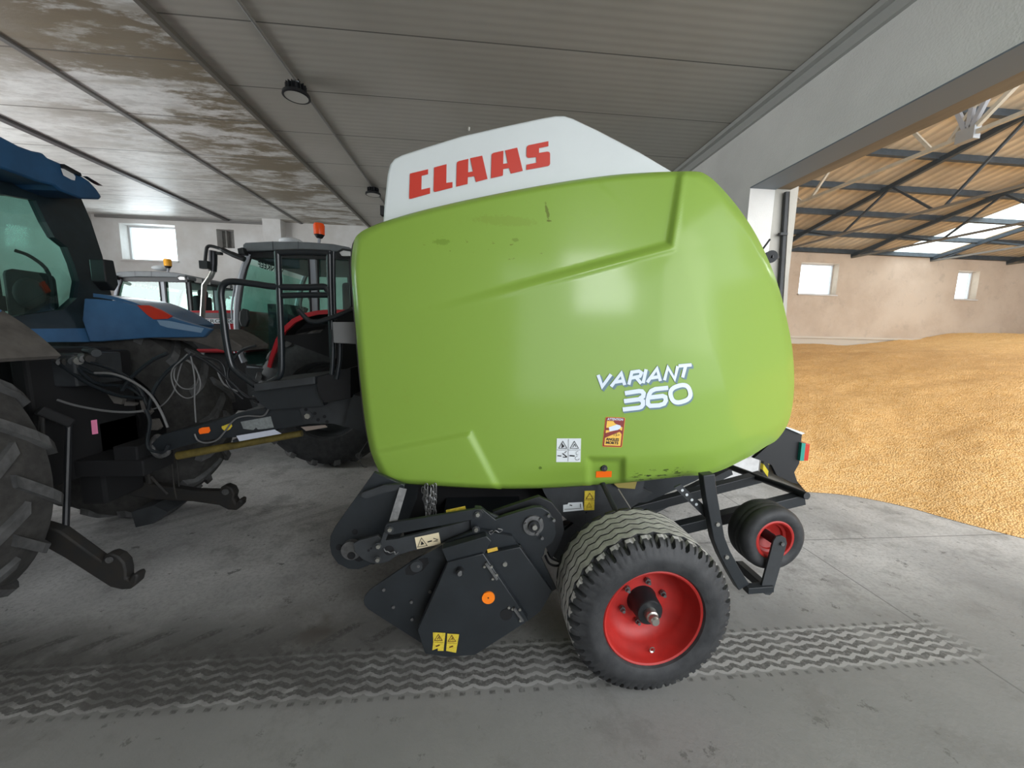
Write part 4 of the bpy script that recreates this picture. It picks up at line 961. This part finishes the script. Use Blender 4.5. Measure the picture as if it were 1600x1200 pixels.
# ================================================================== TRACTORS
def ag_wheel(parent, name, c, R_, w, rr, n, rimm, lugm='lug', lug_h=.045, tyrem='mud', flip=1):
    """tractor wheel, c = centre of the face nearest to us"""
    prof = [(.04, rr), (.01, rr+.02), (0, rr+.08), (-.0, (rr+R_)/2), (.02, R_-.09), (.05, R_-.05), (w*.3, R_-.032), (w*.5, R_-.028), (w*.7, R_-.032), (w-.05, R_-.05), (w-.02, R_-.09), (w, (rr+R_)/2), (w, rr+.08), (w-.01, rr+.02), (w-.04, rr)]
    t = MB().lathe(prof, c, 'Y', 72).build(name, tyrem, parent, smooth=40)
    mb = MB(); c = Vector(c)
    for k in range(n):
        for sd in (0, 1):
            th0 = 2*PI*(k+.5*sd)/n; segs = 5; lw = .030/R_*1.1
            pts = []
            for i in range(segs+1):
                u = i/segs; y = (-.005 + (w*.56)*u); rtop = R_ - (.05 if i == 0 else .012 if i == 1 else 0) ; rbot = R_-(.11 if i == 0 else .05)
                th = th0 + flip*(.34*u*(.9/R_)*.75); yy = y if sd == 0 else w-y
                for dt, r_ in ((-lw*1.25, rbot), (-lw, rtop), (lw, rtop), (lw*1.25, rbot)):
                    pts.append(c+Vector((r_*math.cos(th+dt), yy, r_*math.sin(th+dt))))
            fs = [(0, 1, 2, 3), (segs*4+3, segs*4+2, segs*4+1, segs*4)]
            for i in range(segs):
                for q in range(3): fs.append((i*4+q, i*4+q+1, i*4+q+5, i*4+q+4))
            mb.add(pts, fs)
    mb.build('tread_lugs', lugm, t, smooth=0)
    rp = [(.05, rr+.012), (.03, rr+.015), (.03, rr), (.07, rr-.02), (w*.42, rr-.04), (w*.45, rr-.07), (w*.40, .18), (w*.36, .16), (w*.36, 0)]
    MB().lathe(rp, c, 'Y', 48).lathe([(w-.05, rr), (w*.6, rr-.04), (w*.5, 0)], c, 'Y', 48).build('rim', rimm, t, smooth=35)
    return t

bt = thing('blue_tractor', 'dusty blue tractor at the left edge, seen from behind and coupled to the baler', 'tractor', (-3.3, 3.05, 0))
BX = -3.3; BR = .92
ag_wheel(bt, 'rear_wheel', (BX, 1.93, BR), BR, .47, .50, 17, 'blackdeep', lug_h=.05, flip=1)
ag_wheel(bt, 'rear_wheel', (BX, 3.63, BR), BR, .44, .50, 17, 'blackdeep', flip=1)
ag_wheel(bt, 'front_wheel', (BX-2.75, 2.1, .68), .68, .4, .36, 15, 'bluedark')
ag_wheel(bt, 'front_wheel', (BX-2.75, 3.6, .68), .68, .4, .36, 15, 'bluedark')
MB().cyl((BX, 2.3, BR), (BX, 3.8, BR), .17, n=20).cyl((BX, 2.62, BR), (BX, 3.48, BR), .27, n=20).build('rear_axle', 'blackdeep', bt)
MB().box((BX-.55, 3.05, 1.15), (1.9, .62, .95)).box((BX-2.2, 3.05, 1.0), (2.4, .5, .6)).build('transmission', 'blackdeep', bt, smooth=0, bevel=.03)
MB().box((BX+.42, 3.05, 1.15), (.10, .75, .9)).box((BX+.38, 3.25, .75), (.18, .35, .65)).build('rear_linkage_housing', 'blackdeep', bt, smooth=0, bevel=.02)
MB().prism([(BX-.4, 2.45, 2.0), (BX-2.6, 2.62, 1.95), (BX-3.5, 2.66, 1.85), (BX-3.6, 2.66, 1.2), (BX-.6, 2.6, 1.3)], (0, .8, 0)).build('hood', 'blue', bt, smooth=20, bevel=.05)
def Q(px, py, off=0.):
    d = ray(px, py); t = (-3.33+.26*.05)/(d.x+.26*d.z); p = d*t+Vector((0, 0, H)); return p+Vector((off, 0, 0))
outer = [(-230, 115), (0, 232), (95, 263), (126, 308), (142, 345), (160, 400), (175, 465), (179, 493), (166, 507), (130, 513), (0, 514), (-230, 522)]
inner = [(-215, 215), (-2, 303), (54, 313), (70, 347), (84, 371), (103, 386), (114, 412), (122, 440), (118, 466), (98, 484), (0, 497), (-215, 500)]
inner2 = [(-215, 215), (-2, 303), (56, 314), (84, 330), (104, 350), (122, 386), (138, 425), (146, 455), (138, 474), (104, 488), (0, 498), (-215, 500)]
mb = MB(); n = len(outer); vs = [Q(*p) for p in outer]+[Q(*p, .01) for p in inner]+[Q(*p, -.09) for p in outer]+[Q(*p, -.05) for p in inner]
fs = []
for i in range(n):
    j = (i+1) % n; fs += [(i, j, j+n, i+n), (i+2*n, j+2*n, j+3*n, i+3*n), (i, j, j+2*n, i+2*n), (i+n, j+n, j+3*n, i+3*n)]
mb.add(vs, fs).build('rear_window_frame_and_reflection', mat('cab_frame_and_reflection', (.018, .03, .036), .3, var=.4, vscale=5), bt, smooth=0)  # pillar and frame, plus dark window reflections painted in as opaque ring
MB().add([Q(*p, -.02) for p in inner], [tuple(range(n))]).build('rear_window', 'glass', bt, smooth=0)
# roof with overhang, side and front structure
XRr = -3.3
rt = [(0, 212), (30, 228), (52, 236), (68, 239), (74, 246), (95, 255), (122, 271), (140, 283), (152, 296), (160, 308), (156, 312), (128, 311), (95, 298), (85, 290), (60, 284), (0, 262)]
tp_ = [PX(a, b, XRr) for a, b in rt]
nr = PX(-240, 88, XRr); nr2 = PX(-240, 165, XRr)
ol = [nr]+tp_+[nr2]
MB().prism(ol, (-2.1, 0, -.02)).build('roof', 'bluedark', bt, smooth=20, bevel=.015)
plate_ = MB().add([PX(a, b, XRr+.008) for a, b in ((95, 263), (100, 264), (115, 272), (118, 276), (117, 282), (112, 281), (99, 274))], [tuple(range(7))]); plate_.build('work_lamp', 'lampglass', bt, smooth=0)
MB().prism([PX(a, b, XRr+.004) for a, b in ((94, 256), (120, 270), (122, 275), (95, 262))], (.03, 0, 0)).build('lamp_hood', 'black', bt, smooth=0)
MB().prism([PX(a, b, XRr) for a, b in ((128, 275), (150, 288), (153, 290), (146, 287))], (.04, 0, 0)).build('lamp_hood', 'black', bt, smooth=0)
Yf0, Yf1 = 2.22, 3.86
for Yc, nm in ((Yf1, 'cab_pillar'), (Yf0, 'cab_pillar')):
    MB().tube([(-5.15, Yc, 1.45), (-5.25, Yc, 2.2), (-5.05, Yc, 2.95)], .045, n=8, smooth=4).build(nm, 'black', bt)
    MB().bar((-4.25, Yc, 1.45), (-4.25, Yc, 2.95), .07, .05).build(nm, 'black', bt, smooth=0)
    MB().add([(-5.15, Yc, 1.5), (-3.4, Yc, 1.85), (-3.6, Yc, 2.9), (-5.05, Yc, 2.9)], [(0, 1, 2, 3)]).build('side_window', 'glass', bt, smooth=0)
MB().add([(-5.17, Yf0, 1.5), (-5.17, Yf1, 1.5), (-5.07, Yf1, 2.9), (-5.07, Yf0, 2.9)], [(0, 1, 2, 3)]).build('windscreen', 'glass', bt, smooth=0)
MB().box((-4.3, 3.05, 1.42), (1.8, 1.5, .2)).build('cab_floor', 'blackdeep', bt, smooth=0)
mb = MB(); mb.box((-4.05, 3.05, 1.82), (.5, .5, .16)).box((-3.85, 3.05, 2.15), (.14, .46, .6), ry=-.15); mb.box((-3.82, 3.05, 2.52), (.10, .26, .18)); mb.build('driver_seat', 'seat', bt, smooth=20, bevel=.05)
mb = MB(); mb.lathe([(0, .17), (.015, .185), (0, .20), (-.015, .185)], (-4.75, 3.05, 2.1), 'X', 32, closed=True); mb.cyl((-4.75, 3.05, 2.1), (-4.95, 3.05, 1.6), .03); mb.build('steering_wheel', 'black', bt)
MB().box((-4.1, 3.45, 1.95), (.6, .14, .12), bevel if False else 0).box((-4.35, 3.47, 2.15), (.05, .18, .22)).build('armrest_console', 'seat', bt, smooth=0)
MB().add([Q(a, b, .0) for a, b in ((-230, 520), (0, 512), (165, 505), (158, 534), (0, 535), (-230, 545))], [tuple(range(6))]).build('rear_panel', 'blue', bt, smooth=0)
MB().prism([PX(a, b, -3.2) for a, b in ((162, 405), (178, 407), (186, 445), (180, 455), (166, 440))], (-.12, 0, 0)).build('side_indicator', 'black', bt, smooth=0, bevel=.01)
# fenders
mb = MB(); mb.box((-3.78, 3.58, 1.80), (.34, .36, .14)).box((-3.66, 3.58, 2.02), (.10, .34, .40)); mb.build('passenger_seat', 'seat', bt, smooth=20, bevel=.05)
MB().sphere((-3.52, 3.42, 2.03), .10, 14, 8, sc=(1, .7, 1.2)).build('control_console', 'seat', bt)
MB().tube([(-3.50, 3.55, 1.9), (-3.50, 3.56, 2.2), (-3.55, 3.5, 2.32), (-3.62, 3.46, 2.36)], .013, smooth=4).build('grab_handle', 'black', bt)
MB().tube([(-3.9, 3.7, 1.75), (-3.85, 3.72, 2.0), (-3.8, 3.7, 2.1)], .012, smooth=4).build('control_lever', 'black', bt)
def fender(Y0, Y1, a0, a1, rad, m, nm):
    n = 24; pts = []
    for i in range(n+1):
        a = math.radians(a0+(a1-a0)*i/n); pts.append((BX+rad*math.cos(a), Y0, BR+rad*math.sin(a)))
    pts2 = []
    for i in range(n, -1, -1):
        a = math.radians(a0+(a1-a0)*i/n); pts2.append((BX+(rad-.03)*math.cos(a), Y0, BR+(rad-.03)*math.sin(a)))
    return MB().prism(pts+pts2, (0, Y1-Y0, 0)).build(nm, m, bt, smooth=30)
fender(3.60, 4.10, 52, 86, 1.14, 'blue', 'rear_fender'); fender(3.66, 3.95, 42, 54, 1.13, 'dustplastic', 'fender_extension')
fender(1.85, 2.44, 56, 120, 1.14, 'blue', 'rear_fender'); fender(1.85, 2.46, 38, 58, 1.13, 'dustplastic', 'fender_extension')
YFf = 3.56
f1 = plate(MB(), [(131, 466), (150, 467), (190, 471), (215, 478), (262, 494), (300, 506), (330, 514), (317, 527), (230, 528), (155, 534), (140, 534), (128, 500)], YFf, .05).build('fender_side_panel', 'blue', bt, smooth=0, bevel=.01)
plate(MB(), [(214, 477), (232, 477), (250, 484), (268, 494), (262, 498), (240, 499), (230, 492)], YFf-.012, .02).build('tail_light', 'lamp_red', f1, smooth=0)
plate(MB(), [(245, 500), (262, 501), (318, 513), (314, 520), (262, 512), (250, 508)], YFf-.006, .02).build('fender_moulding', mat('pale_blue_moulding', (.2, .3, .42), .4), f1, smooth=0)
plate(MB(), [(228, 528), (330, 514), (352, 524), (378, 541), (376, 548), (356, 550), (330, 543), (300, 534)], YFf+.05, .45).build('fender_extension', 'dustplastic', bt, smooth=0, bevel=.01)
MB().tube([Q(a, b, .03) for a, b in ((150, 495), (157, 508), (158, 522), (153, 531))], .010, smooth=4).build('wiring_harness', 'black', bt)
# rear valves, couplings and hoses
rv = random.Random(5)
for k in range(7):
    px = 92+k*9; py = 562-k*1.5+rv.uniform(-4, 4); p = P(px, py, 2.85)
    mb = MB().cyl(p+Vector((-.14, .1, .0)), p, .022, n=10).cyl(p, p+Vector((.035, -.02, -.01)), .027, n=10); mb.build('hydraulic_coupler', ['grey', 'rust', 'dark2', 'silver'][k % 4], bt)
MB().box(P(115, 575, 3.0), (.35, .35, .22)).build('valve_block', 'dark2', bt, smooth=0, bevel=.01)
hz = [((100, 560), (150, 585), (190, 590), (222, 615), (232, 640)), ((110, 565), (150, 598), (200, 605), (228, 625)), ((120, 562), (170, 575), (212, 600), (230, 632)), ((95, 570), (140, 600), (185, 618), (225, 622)),
      ((262, 552), (235, 565), (205, 590), (190, 610)), ((300, 553), (262, 580), (240, 610), (232, 640))]
for L in hz: MB().tube([P(a, b, 2.86-.01*hz.index(L)) for a, b in L], .012, smooth=6).build('hydraulic_hose', 'rail', bt)
for pts in ([(168, 616), (180, 618), (192, 624), (190, 632), (178, 630)], [(195, 628), (212, 630), (210, 634), (194, 634)], [(218, 626), (226, 630), (236, 644), (230, 650), (222, 642)], [(236, 655), (244, 655), (250, 668), (246, 672), (236, 672)], [(238, 684), (256, 682), (262, 692), (255, 700), (246, 699)]):
    plate(MB(), pts, 2.95, .03).build('hose_bracket', 'dustplastic', bt, smooth=0)
plate(MB(), [(142, 657), (149, 656), (151, 678), (144, 679)], 2.60, .01).build('pink_tag', 'pink', bt, smooth=0)
MB().cyl(P(108, 655, 2.72), P(102, 850, 2.55), .017, n=10).build('lift_rod', 'black', bt)
MB().cyl(P(225, 690, 3.42), P(235, 765, 3.45), .024, n=10).build('lift_rod', 'rust', bt)
MB().bar(P(60, 640, 2.6), P(112, 662, 2.72), .05, .06).build('lift_arm', 'blackdeep', bt, smooth=0, bevel=.01)
nl = [(60, 820), (92, 830), (110, 843), (158, 878), (162, 868), (172, 865), (184, 870), (193, 880), (196, 893), (196, 905), (201, 907), (205, 899), (212, 897), (215, 902), (212, 913), (203, 921), (190, 922), (172, 918), (150, 904), (100, 872), (60, 850)]
plate(MB(), nl, 2.50, .07).build('lower_link', 'rust', bt, smooth=20, bevel=.012)
fl = [(200, 750), (240, 758), (300, 767), (343, 768), (344, 761), (352, 759), (362, 763), (366, 772), (364, 780), (368, 787), (373, 780), (378, 782), (377, 790), (369, 798), (356, 797), (342, 790), (300, 784), (245, 782), (200, 775)]
plate(MB(), fl, 3.42, .08).build('lower_link', 'rust', bt, smooth=20, bevel=.012)
for a, b, Y in ((172, 874, 2.49), (353, 768, 3.41)):
    mb = MB(); disc(mb, a, b, Y, 5, .012, 14); mb.build('link_hook_pin', 'grey', bt)
MB().tube([P(a, b, 2.62) for a, b in ((60, 700), (66, 640), (66, 660), (68, 690), (72, 700))], .012, smooth=4).build('check_chain', 'rust', bt)
MB().box((BX+.62, 3.02, .78), (.6, .28, .12)).box((BX+.80, 3.02, .86), (.16, .26, .16)).build('trailer_hitch', 'blackdeep', bt, smooth=0, bevel=.01)
MB().tube([P(a, b, 3.1) for a, b in ((236, 745), (250, 760), (262, 772))], .01).tube([P(a, b, 3.2) for a, b in ((268, 722), (272, 760), (276, 780))], .006).tube([P(a, b, 3.2) for a, b in ((276, 720), (280, 760))], .006).build('stabiliser_chain', 'rust', bt)
plate(MB(), [(205, 800), (240, 790), (262, 800), (240, 818), (212, 824)], 3.3, .25).build('wheel_guard_flap', 'dark2', bt, smooth=0)

# ---- red tractors (same model twice)
YM = 5.08
mt = thing('red_tractor', 'red tractor with grey cab roof and red beacon, side-on right behind the baler platform', 'tractor', (-1.95, 5.9, 0), 'red tractors parked behind')
ag_wheel(mt, 'rear_wheel', (-1.93, 5.0, .90), .90, .46, .48, 18, 'dark2', flip=-1, lugm='lug', tyrem='rubber')
ag_wheel(mt, 'rear_wheel', (-1.93, 6.4, .90), .90, .46, .48, 18, 'dark2', flip=-1)
ag_wheel(mt, 'front_wheel', (-4.6, 5.1, .66), .66, .38, .34, 15, 'redp', flip=-1)
ag_wheel(mt, 'front_wheel', (-4.6, 6.4, .66), .66, .38, .34, 15, 'redp', flip=-1)
MB().cyl((-1.93, 5.3, .9), (-1.93, 6.6, .9), .2, n=16).build('rear_axle', 'black', mt)
MB().box((-2.6, 5.92, 1.05), (2.2, .7, .8)).box((-4.2, 5.92, .95), (1.6, .45, .6)).build('chassis', 'blackdeep', mt, smooth=0, bevel=.02)
rf = [(379, 393), (379, 382), (383, 379), (425, 377), (480, 378), (520, 381), (545, 386), (556, 392), (556, 400), (535, 398), (525, 393), (430, 391)]
rfo = plate(MB(), rf, YM-.06, 1.72).build('cab_roof', 'greyroof', mt, smooth=20, bevel=.012)
mb = MB(); ribbon(mb, [(426, 377), (426.5, 391)], .8, .003, PF(YM-.06)); ribbon(mb, [(466, 377), (466, 392)], .7, .003, PF(YM-.06)); mb.build('roof_seam', 'black', rfo, smooth=0)
plate(MB(), [(383, 393), (525, 394), (535, 399), (550, 401), (550, 406), (385, 402)], YM-.02, 1.62).build('roof_liner', 'black', mt, smooth=0)
plate(MB(), [(529, 393), (536, 391), (547, 392), (548, 400), (534, 400)], YM-.09, .06).build('work_lamp', 'lampglass', mt, smooth=0, bevel=.003)
plate(MB(), [(526, 393), (535, 388), (549, 390), (550, 393), (536, 391), (530, 394), (533, 401), (529, 400)], YM-.10, .06).build('lamp_bezel', 'black', mt, smooth=0)
xr_ = P(548, 400, YM).x+.06
for yy in (5.3, 5.55, 6.2, 6.45): MB().box((xr_, yy, 2.72), (.05, .16, .09)).build('work_lamp', 'lampglass', mt, smooth=0, bevel=.01)
for dY, nm in ((0, 1), (1.55, 2)):
    Yc = YM+dY
    sh_ = lambda L: [P(a, b, YM)+Vector((0, dY, 0)) for a, b in L]
    MB().tube(sh_([(390, 397), (381, 420), (374, 450), (370, 485), (371, 520), (376, 550), (382, 566)]), .035, n=8, smooth=5).build('cab_pillar', 'greypost', mt)
    MB().prism(sh_([(483, 400), (492, 400), (496, 487), (487, 490)]), (0, .06, 0)).build('cab_pillar', 'greypost', mt, smooth=0)
    MB().prism(sh_([(547, 400), (553, 400), (556, 485), (550, 485)]), (0, .06, 0)).build('cab_pillar', 'black', mt, smooth=0)
    door = [(393, 401), (482, 401), (486, 489), (472, 494), (452, 508), (438, 526), (430, 545), (425, 562), (412, 573), (386, 570), (378, 548), (374, 515), (374, 480), (379, 445), (386, 418)]
    MB().add([p+Vector((0, .02, 0)) for p in sh_(door)], [tuple(range(len(door)))]).build('door_glass', 'glass', mt, smooth=0)
    MB().add([p+Vector((0, .02, 0)) for p in sh_([(497, 403), (546, 404), (549, 484), (498, 486)])], [(0, 1, 2, 3)]).build('side_window', 'glass', mt, smooth=0)
    mb = MB(); D = sh_(door); mb.tube(D, .016, n=6, closed=True); mb.tube(sh_([(497, 403), (546, 404), (549, 484), (498, 486)]), .014, n=6, closed=True); mb.build('window_seal', 'black', mt)
    # fender
    fo = [(556, 485), (520, 484), (500, 486), (480, 490), (462, 499), (447, 513), (437, 530), (428, 556), (424, 572)]; fi = [(429, 574), (434, 556), (443, 533), (452, 518), (466, 505), (482, 497), (502, 492), (520, 491), (556, 492)]
    fen = MB().prism([p-Vector((0, .10 if dY == 0 else -.06, 0)) for p in sh_(fo+fi)], (0, .05, 0)).build('rear_fender', 'redp', mt, smooth=30)
    MB().prism([p-Vector((0, .05 if dY == 0 else .30, 0)) for p in sh_(fo+fi)], (0, .40, 0)).build('fender_liner', 'blackdeep', fen, smooth=30)
mb = MB(); mb.prism([P(a, b, YM) for a, b in ((385, 572), (412, 574), (424, 574), (424, 590), (388, 588))], (0, 1.6, 0)); mb.build('cab_floor', 'greypost', mt, smooth=0)
plate(MB(), [(383, 575), (418, 576), (418, 640), (398, 645), (388, 620)], YM-.05, .3).build('cab_step', 'dark2', mt, smooth=0)
MB().prism([P(a, b, YM+.2) for a, b in ((440, 520), (556, 500), (560, 600), (430, 600))], (0, 1.1, 0)).build('cab_rear_body', 'blackdeep', mt, smooth=0)
xw = P(390, 400, YM).x
MB().add([P(386, 412, YM), P(374, 500, YM), P(384, 570, YM), P(384, 570, YM)+Vector((0, 1.55, 0)), P(374, 500, YM)+Vector((0, 1.55, 0)), P(386, 412, YM)+Vector((0, 1.55, 0))], [(0, 1, 4, 5), (1, 2, 3, 4)]).build('windscreen', 'glass', mt, smooth=0)
mb = MB(); mb.box((-2.05, 5.85, 1.95), (.45, .5, .15)).box((-1.82, 5.85, 2.2), (.12, .46, .5)).box((-1.80, 5.85, 2.5), (.08, .26, .16)); mb.build('driver_seat', 'seat', mt, smooth=20, bevel=.04)
mb = MB(); mb.lathe([(0, .16), (.015, .175), (0, .19), (-.015, .175)], (-2.45, 5.85, 2.1), 'X', 28, closed=True).cyl((-2.45, 5.85, 2.1), (-2.7, 5.85, 1.6), .03).box((-2.7, 5.85, 1.95), (.25, .6, .35)); mb.build('steering_console', 'black', mt)
MB().box((-2.3, 5.35, 1.62), (.8, .12, .5)).box((-2.0, 5.32, 1.95), (.5, .12, .1)).build('side_console', 'seat', mt, smooth=0)
# hood with its stripes
hx0, hx1 = -2.98, -5.45; hy = 5.42
hp = [P(374, 484, hy), P(285, 482, hy)+Vector((-1.6, 0, -.10)), P(285, 482, hy)+Vector((-1.95, 0, -.35)), P(285, 552, hy)+Vector((-1.95, 0, 0)), P(378, 552, hy)]
hd = MB().prism(hp, (0, .95, 0)).build('hood', 'redp', mt, smooth=20, bevel=.03)
fh = PF(hy-.004)
sticker('grey_stripe', [(250, 487.5), (372, 489.5), (372, 497.5), (250, 496.5)], mat('stripe_grey', (.13, .13, .14), .5), fh, hd)
sticker('white_stripe', [(250, 497), (372, 498), (373, 505.5), (250, 505.5)], 'labelw', fh, hd, .003)
sticker('dark_vent', [(250, 506), (357, 506), (362, 545), (250, 545)], 'blackdeep', fh, hd, .003)
text('MASSEY FERGUSON', (270, 504.0), (108, .6), (0, -5.6), fh, 'hood_lettering', 'ink', hd, .006, .0)
mb = MB(); ribbon(mb, [(358, 505), (362, 530), (366, 552)], 1.6, .006, fh); ribbon(mb, [(370, 498), (372, 530), (378, 560)], 3, .006, fh); ribbon(mb, [(358, 523), (370, 525)], 1.2, .006, fh); mb.build('pale_piping', 'letterw', hd, smooth=0)
MB().tube([P(a, b, 5.3) for a, b in ((367, 446), (362, 480), (363, 500))], .011, smooth=3).tube([P(a, b, 5.3) for a, b in ((372, 446), (368, 480), (370, 500))], .008, smooth=3).build('air_intake_stay', 'greypost', mt)
# exhaust, mirror, beacon
MB().tube([P(333, 392, 5.2), P(333, 410, 5.2), P(332, 424, 5.2)], .045, n=12).build('exhaust_shield', mat('black_exhaust', (.03, .03, .035), .35, .5), mt)
MB().tube([P(333, 423, 5.2), P(329, 432, 5.2), P(319, 445, 5.2), P(316, 500, 5.3)], [.03, .032, .028, .028], n=12, smooth=0).build('exhaust_pipe', 'silver', mt)
MB().tube([P(a, b, 4.95) for a, b in ((382, 405), (360, 396), (345, 389), (330, 384.5), (324, 386), (322, 393), (320, 412))], [.032]*6+[.028]*6+[.018]*25, n=8, smooth=6).build('mirror_arm', 'black', mt)
MB().box(P(320, 414, 4.95), (.09, .06, .09)).build('mirror_bracket', 'black', mt, smooth=0)
MB().box(P(343, 396, 4.95), (.05, .05, .03)).build('mirror_sensor', 'black', mt, smooth=0)
MB().prism([P(a, b, 4.95) for a, b in ((370, 388), (379, 386), (382, 397), (372, 398))], (0, .1, 0)).build('front_work_lamp', 'black', mt, smooth=0, bevel=.01)
plate(MB(), [(374, 487), (378, 482), (386, 484), (388, 500), (384, 511), (376, 510), (373, 500)], YM-.10, .05).build('round_indicator', 'black', mt, smooth=0, bevel=.01)
q = P(499, 373, 5.2)
MB().cyl(P(498, 387, 5.2), q, .018, n=10).box(P(502, 388, 5.15), (.06, .05, .06)).build('beacon_pole', 'greypost', mt)
MB().cyl(P(499, 372, 5.2), P(499, 367, 5.2), .035, .06, n=20).build('beacon_base', 'black', mt)
bc = MB().lathe([(0, .0), (0, .062), (.11, .066), (.135, .055), (.142, 0)], P(499, 367, 5.2), 'Z', 24).build('beacon', 'beacon_red', mt)
MB().sphere(P(455, 378, 5.9), .11, 20, 10, sc=(1.4, 1.4, .5)).build('roof_dome', 'labelw', mt)
fw = lambda px, py, off=0.: PX(px, py, -2.80)
wt = text('VUNKEEF', (403, 417), (40, 12.5), (.3, -9), fw, 'windscreen_text', mat('dark_window_text', (.02, .05, .05), .6), mt, 0, .02, mirror=True)
plate(MB(), [(487, 480), (489, 476), (497, 476), (498, 482)], YM-.02, .02)
m2 = copy_tree(mt); m2.location = Vector(mt.location)+Vector((-4.12, 3.2, .04))
m2.name = 'red_tractor.001'
m2['label'] = 'farther red tractor with amber beacon, its cab under the small window above the blue fender'
for q in bpy.data.objects:
    if q.parent == m2 and q.name.startswith('beacon') and 'pole' not in q.name and 'base' not in q.name:
        q.data = q.data.copy(); q.data.materials[0] = M['beacon_amber']
m2.location.z = 0

# ================================================================== LIGHT
w = bpy.data.worlds.new('world'); bpy.context.scene.world = w; w.use_nodes = True
bg = w.node_tree.nodes['Background']; bg.inputs[0].default_value = (.86, .93, 1, 1); bg.inputs[1].default_value = 3.5
def area(name, loc, target, sx, sy, power, col=(1, 1, 1)):
    l = bpy.data.lights.new(name, 'AREA'); l.shape = 'RECTANGLE'; l.size = sx; l.size_y = sy; l.energy = power; l.color = col
    o = bpy.data.objects.new(name, l); C.objects.link(o); o.location = loc
    o.rotation_euler = (Vector(target)-Vector(loc)).to_track_quat('-Z', 'Y').to_euler(); return o
area('door_daylight', (2.75, -3.95, 3.55), (1.2, 4, 2.2), 1.5, 1.6, 120, (.96, .98, 1))
area('right_bay_daylight', (9, -3.5, 4.0), (9, 8, 1.0), 9, 4.5, 380, (1, .96, .9))
area('skylight_daylight', (14.4, 6, 6.6), (14.0, 6, 0), 1.6, 9, 500, (1, .98, .95))
area('window_daylight', ((wl[0]+wl[1])/2, YB+.25, (wl[2]+wl[3])/2), (-5, 4, 2.5), 1.0, .7, 13, (.9, .96, 1))
area('left_fill_light', (-9.3, 4.0, 2.6), (-2, 4.5, 4.5), 6, 2.6, 480, (.95, .98, 1))  # added fill, no door here; brightens the ceiling and the lintel face
sc = bpy.context.scene
sc.view_settings.view_transform = 'Standard'; sc.view_settings.look = 'None'; sc.view_settings.gamma = 1; sc.view_settings.exposure = 0
sc.view_settings.use_curve_mapping = False
